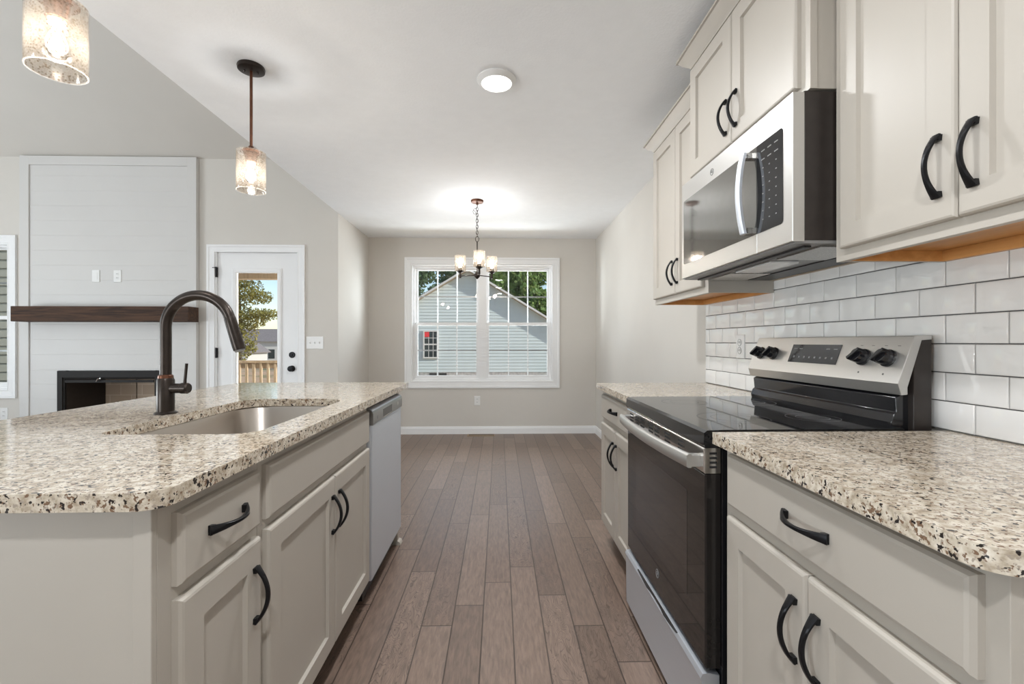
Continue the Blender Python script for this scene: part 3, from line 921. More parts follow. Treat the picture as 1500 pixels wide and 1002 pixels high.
# ------------------------------------------------------------------ right base cabinets
def base_cabinet(label, xf, n, xw, y0, y1, fronts, name='base_cabinet', hollow=False):
    """xf face-frame plane, n outward sign, xw back plane"""
    t = thing(name, label, 'cabinet', ((xf + xw) / 2, (y0 + y1) / 2, 0))
    zt = BZ - 0.0005
    if hollow:      # open top for the sink bowl
        mb = MB()
        mb.box(xf, xf - n * 0.02, y0, y1, 0.105, zt)
        mb.box(xw, xw + n * 0.012, y0, y1, 0.105, zt)
        mb.box(xf - n * 0.0201, xw + n * 0.0121, y0, y0 + 0.016, 0.105, zt)
        mb.box(xf - n * 0.0201, xw + n * 0.0121, y1 - 0.016, y1, 0.105, zt)
        mb.box(xf - n * 0.0201, xw + n * 0.0121, y0 + 0.0161, y1 - 0.0161, 0.105, 0.121)
        mb.build('carcass', 'cab', t, smooth=0)
    else:
        MB().box(xf, xw, y0, y1, 0.105, zt).build('carcass', 'cab', t, smooth=0, bevel=0.001)
    MB().box(xf - n * 0.06, xw, y0 + 0.001, y1 - 0.001, 0.0, 0.105).build('toe_kick', 'dark_gap', t, smooth=0)
    for f in fronts:
        kind, a, b, c, d = f[:5]
        if kind == 'door':
            o_ = shaker(t, 'door', xf, n, a, b, c, d)
            hy = f[5]
            pull(o_, xf + n * T, n, hy, d - 0.058 - 0.064, 'z')
        else:
            o_ = slab_front(t, 'drawer' if kind == 'drawer' else 'false_front', xf, n, a, b, c, d)
            if kind == 'drawer':
                pull(o_, xf + n * T, n, (a + b) / 2, (c + d) / 2 + 0.004, 'y')
    return t

XF = 0.604
base_cabinet('greige base cabinet nearest at right with wide drawer over doors', XF, -1, WX - 0.001, 0.524, 1.197,
             [('drawer', 0.552, 1.166, 0.735, 0.866),
              ('door', 0.552, 0.856, 0.125, 0.708, 0.856 - 0.03), ('door', 0.861, 1.166, 0.125, 0.708, 0.861 + 0.03)])
base_cabinet('greige base cabinet beyond the range on the right wall', XF, -1, WX - 0.001, 1.995, 2.647,
             [('drawer', 2.022, 2.615, 0.727, 0.858),
              ('door', 2.022, 2.301, 0.135, 0.698, 2.301 - 0.03), ('door', 2.306, 2.615, 0.135, 0.698, 2.306 + 0.03)])

def slab_stone(name, label, outline, hole=None):
    bm = bmesh.new()
    def loop(pts, z):
        vs = [bm.verts.new((p.x, p.y, z)) for p in pts]
        es = [bm.edges.new((vs[i], vs[(i + 1) % len(vs)])) for i in range(len(vs))]
        return vs, es
    for z in (TZ, BZ):
        vo, eo = loop(outline, z)
        es = list(eo)
        vh = None
        if hole:
            vh, eh = loop(hole, z)
            es += eh
        bmesh.ops.triangle_fill(bm, edges=es, use_beauty=True)
        if z == TZ: top = (vo, vh)
        else: bot = (vo, vh)
    for a, b in zip(top, bot):
        if a is None: continue
        for i in range(len(a)):
            j = (i + 1) % len(a)
            bm.faces.new((a[i], a[j], b[j], b[i]))
    mb = MB(); mb.bm.free(); mb.bm = bm
    o = mb.build(name, 'granite', smooth=40, bevel=0.006, segs=3)
    tag(o, label, 'countertop')
    return o
slab_stone('countertop', 'speckled granite countertop on the near right cabinet', rrect(0.566, WX - 0.0085, 0.505, 1.203, TZ, 0.03, rs=(0.045, 0.003, 0.003, 0.003)))
slab_stone('countertop', 'speckled granite countertop beyond the range', rrect(0.566, WX - 0.0085, 1.989, 2.664, TZ, 0.03, rs=(0.003, 0.003, 0.003, 0.012)))

# ------------------------------------------------------------------ backsplash
bs = thing('backsplash', 'white glossy subway tile backsplash with dark grout', 'backsplash', (WX - 0.005, 1.55, TZ))
def tiles(y0, y1, z0, z1, ph):
    TW, TH = 0.1556, 0.0781
    G = 0.0014
    xg, xt = WX - 0.0035, WX - 0.0080
    mb = MB()
    gm = MB()
    row = 0
    z = z0
    rnd = random.Random(3)
    while z < z1 - 1e-4:
        zb = min(z + TH, z1)
        off = ph + (TW / 2 if row % 2 else 0)
        k0 = math.floor((y0 - off) / TW)
        y = off + k0 * TW
        while y < y1 - 1e-4:
            a, b = max(y, y0), min(y + TW, y1)
            mid = (y + TW / 2)
            if b - a > 0.004:
                if not (a + 0.002 < mid < b - 0.002): mid = (a + b) / 2
                def rg(x, i, ja=(0, 0, 0)):
                    yy = [(a + i, z + i), (mid, z + i), (b - i, z + i), (b - i, zb - i), (mid, zb - i), (a + i, zb - i)]
                    out = []
                    for (q, w) in yy:
                        dx = ja[0] + ja[1] * (q - (a + b) / 2) / TW + ja[2] * (w - (z + zb) / 2) / TH
                        out.append(Vector((x + dx, q, w)))
                    return out
                ja = (rnd.uniform(-0.0002, 0.0002), rnd.uniform(-0.0007, 0.0007), rnd.uniform(-0.0004, 0.0004))
                mb.loft([rg(xg, G), rg(xt + 0.0018, G, ja), rg(xt + 0.0005, G + 0.0012, ja), rg(xt, G + 0.0035, ja)], cap0=False)
            y += TW
        z = zb
        row += 1
    mb.build('tile_field', 'tile', bs, smooth=50, kind='stuff')
    gm.box(xg, WX - 0.0005, y0, y1, z0, z1)
    gm.build('grout_bed', 'grout', bs, smooth=0)
tiles(0.30, 2.664, TZ + 0.001, TZ + 0.001 + 0.0781 * 6.58, 1.0579 + 0.1556 * 0.5 - 0.1556)

# outlet on backsplash (faces -x)
op = thing('tile_outlet', 'white duplex outlet on the tile behind the range end', 'outlet', (WX - 0.009, 2.265, 1.075))
def ring4x(x, y0, y1, z0, z1, i): return ring4(x, y0, y1, z0, z1, i)
oy, oz = 2.265, 1.132
mb = MB().loft([ring4(WX - 0.0075, oy - 0.037, oy + 0.037, oz - 0.059, oz + 0.059, 0), ring4(WX - 0.0125, oy - 0.037, oy + 0.037, oz - 0.059, oz + 0.059, 0), ring4(WX - 0.0150, oy - 0.037, oy + 0.037, oz - 0.059, oz + 0.059, 0.003)])
mb.build('cover_plate', 'white_plastic', op, smooth=0)
for dz in (-0.02, 0.02):
    r_ = MB().lathe((WX - 0.015, oy, oz + dz), [(0.0165, 0), (0.0165, -0.002)], 20, 'x').build('receptacle', 'white_plastic', op)
    MB().ring((WX - 0.0168, oy, oz + dz), 0.0165, 0.001, (0, 1, 0), (0, 0, 1), 20, 6).build('seam', 'grey_mark', r_)
    for dyy in (-0.006, 0.006):
        MB().box(WX - 0.0178, WX - 0.0168, oy + dyy - 0.0013, oy + dyy + 0.0013, oz + dz - 0.003, oz + dz + 0.007).build('slot', 'slot', r_, smooth=0)

# ------------------------------------------------------------------ upper cabinets
def upper_cabinet(label, xf, y0, y1, z0, z1, doors, crown=True, under='maple', ret=(True, True)):
    t = thing('upper_cabinet', label, 'cabinet', ((xf + WX) / 2, (y0 + y1) / 2, z0))
    w = 0.016
    xb = WX - 0.009
    mb = MB()
    # shell: face frame, two ends, top, recessed bottom
    mb.box(xf, xf + 0.019, y0, y1, z0, z1)
    mb.box(xf + 0.0191, xb, y0 + 0.003, y0 + w, z0 + 0.001, z1)
    mb.box(xf + 0.0191, xb, y1 - w, y1 - 0.003, z0 + 0.001, z1)
    mb.box(xf + 0.0191, xb, y0 + w, y1 - w, z1 - 0.016, z1)
    mb.build('carcass', 'cab', t, smooth=0)
    if under:
        MB().box(xf + 0.0195, xb, y0 + w + 0.0005, y1 - w - 0.0005, z0 + 0.030, z0 + 0.042).build('bottom_panel', under, t, smooth=0, label='orange maple underside')
        mb = MB()
        mb.box(xb - 0.016, xb, y0 + w + 0.0005, y1 - w - 0.0005, z0 + 0.001, z0 + 0.0295)
        mb.build('nailer', under, t, smooth=0)
        for (a, b) in ((y0 + w + 0.0005, y0 + w + 0.003), (y1 - w - 0.003, y1 - w - 0.0005)):
            MB().box(xf + 0.0195, xb - 0.0165, a, b, z0 + 0.001, z0 + 0.0295).build('end_lining', under, t, smooth=0)
    for (a, b, c, d, hy, hz) in doors:
        o_ = shaker(t, 'door', xf, -1, a, b, c, d)
        pull(o_, xf - T, -1, hy, hz, 'z')
    if crown:
        mb = MB()
        prof = [(0.0, 0.0), (0.004, 0.0), (0.006, 0.006), (0.014, 0.012), (0.030, 0.026), (0.040, 0.040), (0.044, 0.046), (0.052, 0.047), (0.052, 0.056), (0.0, 0.056)]
        rings = []
        for o_, dz in prof:
            rings.append([Vector((xb, y0 - o_ * ret[0], z1 + dz)), Vector((xf - 0.004 - o_, y0 - o_ * ret[0], z1 + dz)), Vector((xf - 0.004 - o_, y1 + o_ * ret[1], z1 + dz)), Vector((xb, y1 + o_ * ret[1], z1 + dz))])
        mb.loft(rings, True, True, closed=True)
        mb.build('crown_moulding', 'cab', t, smooth=35)
    return t
UX = 0.919
upper_cabinet('greige upper cabinet nearest at top right with two doors', UX, 0.535, 1.2225, 1.372, 2.275,
              [(0.567, 0.876, 1.402, 2.255, 0.876 - 0.034, 1.514), (0.880, 1.191, 1.402, 2.255, 0.880 + 0.034, 1.514)], ret=(True, False))
upper_cabinet('greige upper cabinet over the microwave set forward and higher', 0.848, 1.2245, 1.9845, 1.848, 2.352,
              [(1.262, 1.6145, 1.868, 2.335, 1.6145 - 0.034, 1.975), (1.6185, 1.973, 1.868, 2.335, 1.6185 + 0.034, 1.975)], under=None)
upper_cabinet('greige upper cabinet farthest along the right wall', UX, 1.9865, 2.674, 1.372, 2.272,
              [(2.020, 2.322, 1.402, 2.258, 2.322 - 0.034, 1.514), (2.326, 2.657, 1.402, 2.258, 2.326 + 0.034, 1.514)], ret=(False, True))

# ------------------------------------------------------------------ range
rg = thing('range', 'stainless electric range with black glass cooktop and oven door', 'range', (0.86, 1.605, 0))
RY0, RY1 = 1.2255, 1.9845
RX = 0.560
MB().box(RX + 0.045, WX - 0.03, RY0 + 0.003, RY1 - 0.003, 0.03, 0.895).build('body', 'black_enamel', rg, smooth=0, bevel=0.002)
for (xx, yy) in ((0.66, RY0 + 0.05), (0.66, RY1 - 0.05), (1.12, RY0 + 0.05), (1.12, RY1 - 0.05)):
    MB().lathe((xx, yy, 0.0), [(0.018, 0.0), (0.018, 0.012), (0.008, 0.014), (0.008, 0.03)], 12).build('foot', 'black_plastic', rg)
# storage drawer with a curved lip
mb = MB()
prof = [(RX + 0.04, 0.022), (RX + 0.002, 0.022), (RX - 0.006, 0.028), (RX - 0.008, 0.225), (RX - 0.012, 0.238), (RX - 0.006, 0.250), (RX + 0.012, 0.252), (RX + 0.04, 0.246)]
mb.loft([[Vector((x, RY0 + 0.006, z)) for x, z in prof], [Vector((x, RY1 - 0.004, z)) for x, z in prof]])
drw = mb.build('storage_drawer', 'steel_sat', rg, smooth=35)
mb = MB()
KK = 16
ra, rb_ = [], []
for k in range(KK + 1):
    t = -1 + 2 * k / KK
    y = 1.605 + t * 0.20
    dip = 0.014 * (1 - t * t)
    ra.append(Vector((RX - 0.0065, y, 0.2525))); rb_.append(Vector((RX - 0.0115, y, 0.2505 - dip)))
mb.loft([ra, rb_], False, False, closed=False)
mb.build('finger_pull', 'black_plastic', drw, smooth=60)
# oven door
door = MB().loft([ring4(RX + 0.042, RY0 + 0.004, RY1 - 0.003, 0.266, 0.795, 0), ring4(RX + 0.004, RY0 + 0.004, RY1 - 0.003, 0.266, 0.795, 0), ring4(RX, RY0 + 0.004, RY1 - 0.003, 0.266, 0.795, 0.004)]).build('oven_door', 'oven_glass', rg, smooth=0)
mb = MB(); q = ring4(RX - 0.0004, RY0 + 0.125, RY1 - 0.125, 0.40, 0.715, 0); mb.face(q)
mb.build('oven_window', 'oven_window', door, smooth=0)
# steel vent rail
VZ0, VZ1 = 0.797, 0.866
rail = MB().loft([ring4(RX + 0.042, RY0 + 0.004, RY1 - 0.003, VZ0, VZ1, 0), ring4(RX - 0.001, RY0 + 0.004, RY1 - 0.003, VZ0, VZ1, 0), ring4(RX - 0.004, RY0 + 0.004, RY1 - 0.003, VZ0, VZ1, 0.003)]).build('vent_rail', 'chrome', door, smooth=0)
mb = MB()
for cy, wd in ((1.905, 1), (1.83, 1), (1.765, 1), (1.665, 1), (1.60, 1), (1.50, 1), (1.435, 0), (1.385, 1)):
    if not wd: continue
    for k in range(4):
        zz = VZ0 + 0.014 + k * 0.0125
        mb.box(RX - 0.0046, RX - 0.0036, cy - 0.024, cy + 0.024, zz, zz + 0.006)
mb.build('vent_slots', 'slot', rail, smooth=0, kind='stuff')
mb = MB()
for k in range(4):
    zz = VZ0 + 0.014 + k * 0.0125
    mb.box(RX + 0.012, RX + 0.032, RY0 + 0.0033, RY0 + 0.0042, zz, zz + 0.006)
mb.build('side_vent_slots', 'slot', rail, smooth=0, kind='stuff')
# bowed handle
mb = MB()
rings = []
for k in range(33):
    t = -1 + 2 * k / 32
    y = 1.602 + t * 0.352
    xx = RX - 0.036 - 0.020 * (1 - t * t)
    hz = 0.019
    zc = 0.826
    th = 0.007
    rings.append([Vector((xx - th, y, zc - hz * 0.75)), Vector((xx - th, y, zc + hz * 0.75)), Vector((xx - th * 0.3, y, zc + hz)), Vector((xx + th, y, zc + hz)), Vector((xx + th, y, zc - hz)), Vector((xx - th * 0.3, y, zc - hz))])
mb.loft(rings)
hd = mb.build('oven_handle', 'steel', door, smooth=50)
for e in (-1, 1):
    y = 1.602 + e * 0.340
    MB().box(RX - 0.032, RX - 0.003, y - 0.012, y + 0.012, 0.809, 0.843).build('handle_bracket', 'steel', hd, smooth=0, bevel=0.003)
# emblem on the door
mb = MB().ring((RX - 0.0008, 1.605, 0.335), 0.014, 0.0011, (0, 1, 0), (0, 0, 1), 28, 6)
mb.tube([(RX - 0.001, 1.605 + 0.008 * math.cos(a) * (1 - a / 9), 0.335 + 0.008 * math.sin(a) * (1 - a / 9)) for a in [0.4 * i for i in range(18)]], 0.0009, 6)
mb.build('emblem', 'grey_mark', door)
# cooktop: black front band and glass
mb = MB()
prof = [(RX + 0.04, 0.868), (RX - 0.001, 0.868), (RX - 0.006, 0.876), (RX - 0.005, 0.908), (RX + 0.004, 0.915), (RX + 0.05, 0.9165), (WX - 0.11, 0.9165), (WX - 0.11, 0.897), (RX + 0.04, 0.897)]
mb.loft([[Vector((x, RY0 + 0.0005, z)) for x, z in prof], [Vector((x, RY1 + 0.0005, z)) for x, z in prof]])
ck = mb.build('cooktop', 'black_glass', rg, smooth=25)
for (xx, yy, rr) in ((0.735, 1.42, 0.105), (0.735, 1.80, 0.085), (0.99, 1.42, 0.075), (0.99, 1.80, 0.10)):
    mb = MB()
    for r_ in (rr, rr * 0.62):
        mb.loft([[Vector((xx + (r_ + d) * math.cos(2 * math.pi * k / 48), yy + (r_ + d) * math.sin(2 * math.pi * k / 48), 0.91665)) for k in range(48)] for d in (-0.0006, 0.0006)], False, False)
    mb.build('burner_ring', 'dark_mark', ck, smooth=0)
# backguard
BX = WX - 0.031
bgt = 1.172
mb = MB()
prof = [(BX, 0.90), (WX - 0.12, 0.90), (WX - 0.128, 0.93), (WX - 0.120, 0.952), (WX - 0.112, 0.958), (WX - 0.116, 1.000), (WX - 0.095, 1.010), (WX - 0.075, 1.165), (BX, 1.165)]
mb.loft([[Vector((x, RY0 + 0.022, z)) for x, z in prof], [Vector((x, RY1 - 0.022, z)) for x, z in prof]])
mb.build('backguard_base', 'black_enamel', rg, smooth=30, bevel=0.002)
MB().box(WX - 0.080, BX + 0.002, RY0 + 0.004, RY1 - 0.004, 0.90, bgt - 0.004).build('backguard_body', 'brown_black', rg, smooth=0, bevel=0.002)
mb = MB()
P0, P1 = Vector((WX - 0.128, 0, 1.040)), Vector((WX - 0.080, 0, bgt))
prof = [(WX - 0.118, 1.008), (P0.x, P0.z), (P1.x, P1.z), (BX, bgt + 0.001), (BX, bgt - 0.010), (WX - 0.060, bgt - 0.012), (WX - 0.100, 1.030), (WX - 0.100, 1.010)]
mb.loft([[Vector((x, RY0 + 0.001, z)) for x, z in prof], [Vector((x, RY1 - 0.001, z)) for x, z in prof]])
mb_cp = mb.build('control_panel', 'steel', rg, smooth=0, bevel=0.0015)
d_ = (P1 - P0).normalized()
nrm = Vector((-d_.z, 0, d_.x))
def onpanel(s, y, lift=0.0):
    p = P0 + d_ * s + nrm * lift
    return Vector((p.x, y, p.z))
mb = MB()
mb.loft([[onpanel(s, y, l) for (s, y) in ((0.042, 1.478), (0.042, 1.728), (0.112, 1.728), (0.112, 1.478))] for l in (0.0, 0.0016)])
dsp = mb.build('display', 'black_glass', mb_cp, smooth=0)
mb = MB()
for k in range(8):
    y = 1.70 - k * 0.028
    mb.loft([[onpanel(s, yy, l) for (s, yy) in ((0.060, y - 0.004), (0.060, y + 0.004), (0.067, y + 0.004), (0.067, y - 0.004))] for l in (0.0016, 0.0019)])
for y in (1.705, 1.675, 1.535, 1.50):
    mb.loft([[onpanel(s, yy, l) for (s, yy) in ((0.094, y - 0.009), (0.094, y + 0.009), (0.0975, y + 0.009), (0.0975, y - 0.009))] for l in (0.0016, 0.0019)])
mb.build('display_marks', 'grey_mark', dsp, smooth=0, kind='stuff')
for y in (1.285, 1.375, 1.832, 1.922):
    mb = MB()
    s0 = 0.072
    rings = []
    for (rr, h) in ((0.026, 0.0), (0.026, 0.006), (0.0225, 0.009), (0.0215, 0.026), (0.019, 0.030)):
        rings.append([onpanel(s0 + rr * math.sin(2 * math.pi * k / 24), y + rr * math.cos(2 * math.pi * k / 24), h) for k in range(24)])
    mb.loft(rings)
    kn = mb.build('knob', 'black_enamel', mb_cp)
    mb = MB()
    mb.loft([[onpanel(s0 + a * 0.72 - b * 0.69, y + a * 0.69 + b * 0.72, h) for (a, b) in ((-w_, -0.0235), (w_, -0.0235), (w_, 0.0235), (-w_, 0.0235))] for h, w_ in ((0.008, 0.008), (0.040, 0.0055))])
    mb.build('knob_grip', 'black_enamel', kn, smooth=0, bevel=0.002)
mb = MB()
for y in (1.285, 1.375):
    mb.loft([[onpanel(0.024 + 0.003 * math.sin(2 * math.pi * k / 12), y + 0.003 * math.cos(2 * math.pi * k / 12), l) for k in range(12)] for l in (0.0, 0.0008)])
    for dy_ in (-0.022, 0.022):
        mb.loft([[onpanel(s, yy, l) for (s, yy) in ((0.110, y + dy_ - 0.005), (0.110, y + dy_ + 0.005), (0.1112, y + dy_ + 0.005), (0.1112, y + dy_ - 0.005))] for l in (0.0, 0.0006)])
mb.build('panel_marks', 'dark_mark', mb_cp, smooth=0, kind='stuff')

# ------------------------------------------------------------------ microwave
mw = thing('microwave', 'stainless over the range microwave with dark glass door', 'microwave', (1.0, 1.605, 1.43))
MX = 0.800
MZ0, MZ1 = 1.430, 1.838
MY0, MY1 = 1.227, 1.984
MB().box(MX + 0.034, WX - 0.010, MY0 + 0.002, MY1 - 0.002, MZ0 + 0.004, MZ1 + 0.006).build('body', 'brown_black', mw, smooth=0, bevel=0.003)
for (a, b) in ((1.475, 1.665), (1.70, 1.80)):
    MB().loft([[Vector((x, MY0 + 0.0021, z)) for x, z in ((0.955, a), (0.990, a), (0.990, b), (0.955, b))], [Vector((x, MY0 - 0.001, z)) for x, z in ((0.958, a + 0.004), (0.987, a + 0.004), (0.987, b - 0.004), (0.958, b - 0.004))]]).build('side_rib', 'black_plastic', mw, smooth=0, bevel=0.001)
SPL = 1.400
md = MB().loft([ring4(MX + 0.033, SPL + 0.0008, MY1 - 0.001, MZ0, MZ1, 0), ring4(MX + 0.002, SPL + 0.0008, MY1 - 0.001, MZ0, MZ1, 0), ring4(MX, SPL + 0.0008, MY1 - 0.001, MZ0, MZ1, 0.002)]).build('door', 'steel', mw, smooth=0)
mp = MB().loft([ring4(MX + 0.033, MY0, SPL - 0.0008, MZ0, MZ1, 0), ring4(MX + 0.002, MY0, SPL - 0.0008, MZ0, MZ1, 0), ring4(MX, MY0, SPL - 0.0008, MZ0, MZ1, 0.002)]).build('control_side', 'steel', mw, smooth=0)
def rr_x(x, y0, y1, z0, z1, rs):
    return [Vector((x, p.x, p.y)) for p in rrect(y0, y1, z0, z1, 0, 0.01, rs=rs)]
mb = MB().loft([rr_x(MX, SPL + 0.001, 1.962, 1.490, 1.762, (0.001, 0.008, 0.008, 0.001)), rr_x(MX - 0.0012, SPL + 0.001, 1.962, 1.490, 1.762, (0.001, 0.008, 0.008, 0.001))])
mb.build('door_glass', 'micro_glass', md, smooth=30)
mb = MB().loft([rr_x(MX, 1.268, SPL - 0.001, 1.490, 1.762, (0.012, 0.001, 0.001, 0.012)), rr_x(MX - 0.0012, 1.268, SPL - 0.001, 1.490, 1.762, (0.012, 0.001, 0.001, 0.012))])
kp = mb.build('keypad_glass', 'black_glass', mp, smooth=30)
mb = MB()
for r_ in range(9):
    for c_ in range(3):
        zz = 1.735 - r_ * 0.026
        yy = 1.365 - c_ * 0.033
        wd = 0.009 if r_ in (0, 1) else 0.003
        mb.box(MX - 0.0017, MX - 0.0011, yy - wd, yy + wd, zz - 0.0016, zz + 0.0016)
mb.build('keypad_marks', 'grey_mark', kp, smooth=0, kind='stuff')
# curved door handle
mb = MB()
rings = []
for k in range(25):
    t = -1 + 2 * k / 24
    z = 1.626 + t * 0.128
    xx = MX - 0.026 - 0.016 * (1 - t * t)
    w_ = 0.0125
    yc = 1.437
    rings.append([Vector((xx - 0.004, yc - w_ * 0.6, z)), Vector((xx - 0.004, yc + w_ * 0.6, z)), Vector((xx, yc + w_, z)), Vector((xx + 0.008, yc + w_, z)), Vector((xx + 0.008, yc - w_, z)), Vector((xx, yc - w_, z))])
mb.loft(rings)
mh = mb.build('door_handle', 'steel_sat', md, smooth=50)
for e in (-1, 1):
    zz = 1.626 + e * 0.119
    MB().box(MX - 0.022, MX, 1.4255, 1.4485, zz - 0.010, zz + 0.010).build('handle_mount', 'chrome', mh, smooth=0, bevel=0.002)
mb = MB().ring((MX - 0.0004, 1.70, 1.795), 0.012, 0.0010, (0, 1, 0), (0, 0, 1), 28, 6)
mb.tube([(MX - 0.0006, 1.70 + 0.007 * math.cos(a) * (1 - a / 9), 1.795 + 0.007 * math.sin(a) * (1 - a / 9)) for a in [0.4 * i for i in range(18)]], 0.0008, 6)
mb.build('emblem', 'grey_mark', md)
# underside
un = MB().box(MX + 0.010, WX - 0.012, MY0 + 0.004, MY1 - 0.004, MZ0 - 0.004, MZ0 + 0.004).build('underside', 'grey_plastic', mw, smooth=0)
for (a, b) in ((1.255, 1.46), (1.76, 1.95)):
    MB().box(0.90, 1.06, a, b, MZ0 - 0.009, MZ0 - 0.004).build('grease_filter', 'filter', un, smooth=0)
MB().box(0.90, 1.00, 1.50, 1.72, MZ0 - 0.012, MZ0 - 0.004).build('lamp_lens', 'lens', un, smooth=0, bevel=0.002)
MB().box(1.075, 1.17, 1.26, 1.95, MZ0 - 0.008, MZ0 - 0.004).build('vent_grille', 'black_plastic', un, smooth=0)
MB().box(0.855, 0.875, 1.26, 1.95, MZ0 - 0.010, MZ0 - 0.004).build('bottom_trim', 'black_plastic', un, smooth=0)
MB().box(WX - 0.030, WX - 0.0085, MY0 + 0.002, MY1 - 0.002, MZ0 - 0.006, MZ0 + 0.003).build('mounting_rail', 'soffit', mw, smooth=0)

# ------------------------------------------------------------------ island
IF = -0.580
IB = -1.222
base_cabinet('greige island cabinet nearest the viewer with one drawer and door', IF, 1, IB, 0.792, 1.1105,
             [('drawer', 0.825, 1.096, 0.722, 0.853), ('door', 0.825, 1.096, 0.125, 0.697, 1.096 - 0.030)], name='island_cabinet')
base_cabinet('greige island sink cabinet with false front and paired doors', IF, 1, IB, 1.1115, 2.0135,
             [('false_front', 1.133, 1.998, 0.722, 0.855), ('door', 1.133, 1.583, 0.122, 0.697, 1.583 - 0.030), ('door', 1.587, 1.998, 0.122, 0.697, 1.587 + 0.030)], name='island_sink_cabinet', hollow=True)
ep = thing('island_end_panel', 'greige end panel of the island facing the viewer', 'cabinet panel', (-0.9, 0.786, 0))
MB().box(IB, -0.612, 0.784, 0.7915, 0.0, BZ - 0.0005).build('panel', 'cab', ep, smooth=0)
MB().box(-0.611, IF, 0.779, 0.7915, 0.0, BZ - 0.0005).build('corner_stile', 'cab', ep, smooth=0, bevel=0.0015)
fp = thing('island_far_panel', 'greige end panel of the island beyond the dishwasher', 'cabinet panel', (-0.9, 2.635, 0))
MB().box(IB, IF + 0.001, 2.615, 2.652, 0.0, BZ - 0.0005).build('panel', 'cab', fp, smooth=0, bevel=0.001)
mb = MB()
prof = [(0, 0), (0.018, 0), (0.016, 0.010), (0.010, 0.018), (0.0, 0.022)]
mb.loft([[Vector((IF + 0.001 + d, 2.615, z)) for d, z in prof], [Vector((IF + 0.001 + d, 2.668, z)) for d, z in prof]])
mb.loft([[Vector((IF + 0.001, 2.652 + d, z)) for d, z in prof], [Vector((IB, 2.652 + d, z)) for d, z in prof]])
mb.build('shoe_moulding', 'cab', fp, smooth=0)
ib = MB().box(IB - 0.013, IB - 0.0005, 0.784, 2.652, 0.0, BZ - 0.0005).build('island_back_panel', 'cab', smooth=0)
tag(ib, 'greige back panel of the island under the seating overhang', 'cabinet panel')
SK = (-1.055, -0.645, 1.212, 1.955)
slab_stone('island_countertop', 'speckled granite island countertop with sink cutout', rrect(-1.53, -0.54, 0.742, 2.745, TZ, 0.04, rs=(0.04, 0.045, 0.012, 0.03)),
           rrect(SK[0], SK[1], SK[2], SK[3], TZ, 0.09, n=8, rs=(0.05, 0.07, 0.10, 0.10)))
# undermount sink
sk = thing('kitchen_sink', 'stainless undermount sink set in the island granite', 'sink', (-0.85, 1.58, 0.66))
mb = MB()
zs = BZ - 0.0008
def sr(i, z, extra=0.0):
    return rrect(SK[0] - 0.006 + i, SK[1] + 0.006 - i, SK[2] - 0.006 + i, SK[3] + 0.006 - i, z, 0.08, n=8, rs=tuple(max(0.03, r + extra) for r in (0.06, 0.075, 0.10, 0.10)))
rings = [sr(-0.012, zs), sr(0.0, zs), sr(0.003, zs - 0.006), sr(0.010, 0.715), sr(0.022, 0.692), sr(0.045, 0.682), sr(0.12, 0.678)]
mb.loft(rings, False, True)
bowl = mb.build('bowl', 'sink_steel', sk, smooth=60, recalc=False)
md_ = bowl.modifiers.new('solid', 'SOLIDIFY'); md_.thickness = 0.0015; md_.offset = -1
MB().lathe((-0.85, 1.585, 0.679), [(0.044, 0.0), (0.044, 0.003), (0.034, 0.004), (0.030, 0.0015), (0.004, 0.0012)], 28).build('drain', 'chrome', bowl)

# faucet
fc = thing('faucet', 'oil rubbed bronze gooseneck faucet behind the island sink', 'faucet', (-1.117, 1.563, TZ))
fx, fyy = -1.117, 1.563
mb = MB().lathe((fx, fyy, TZ), [(0.033, 0.0005), (0.033, 0.004), (0.029, 0.007), (0.0255, 0.009), (0.0255, 0.112), (0.022, 0.120)], 32)
fb_ = mb.build('base', 'bronze', fc)
MB().lathe((fx, fyy, TZ), [(0.0225, 0.1195), (0.0215, 0.128), (0.0175, 0.131)], 32).build('collar', 'copper', fc, label='copper coloured worn collar')
path = [(fx, fyy, TZ + 0.128), (fx, fyy, 1.12), (fx, fyy, 1.19)]
ax, az, rr = fx + 0.108, 1.204, 0.108
for k in range(0, 25):
    a = R(180 - (180 - 17) * k / 24)
    path.append((ax + rr * math.cos(a), fyy, az + rr * math.sin(a)))
MB().tube(path, 0.0170, 20).build('gooseneck', 'bronze', fc, smooth=60)
e = Vector(path[-1]); dd = Vector((math.sin(R(17)), 0, -math.cos(R(17))))
MB().tube([e - dd * 0.002, e + dd * 0.004, e + dd * 0.02, e + dd * 0.10, e + dd * 0.112], [0.0172, 0.0182, 0.0185, 0.0195, 0.0185], 20).build('spray_head', 'bronze', fc, smooth=60)
MB().tube([e + dd * 0.1115, e + dd * 0.117], [0.0165, 0.0150], 20).build('aerator', 'grey_plastic', fc, smooth=40)
hv = MB().lathe((fx, fyy, 1.000), [(0.0165, 0.022), (0.0165, 0.052), (0.0185, 0.054), (0.0185, 0.072), (0.015, 0.077)], 24, 'x').build('valve', 'bronze', fc)
MB().tube([(fx + 0.063, fyy, 1.015), (fx + 0.064, fyy, 1.03), (fx + 0.069, fyy, 1.083)], [0.0055, 0.0045, 0.0045], 12).build('lever', 'bronze', hv, smooth=60)

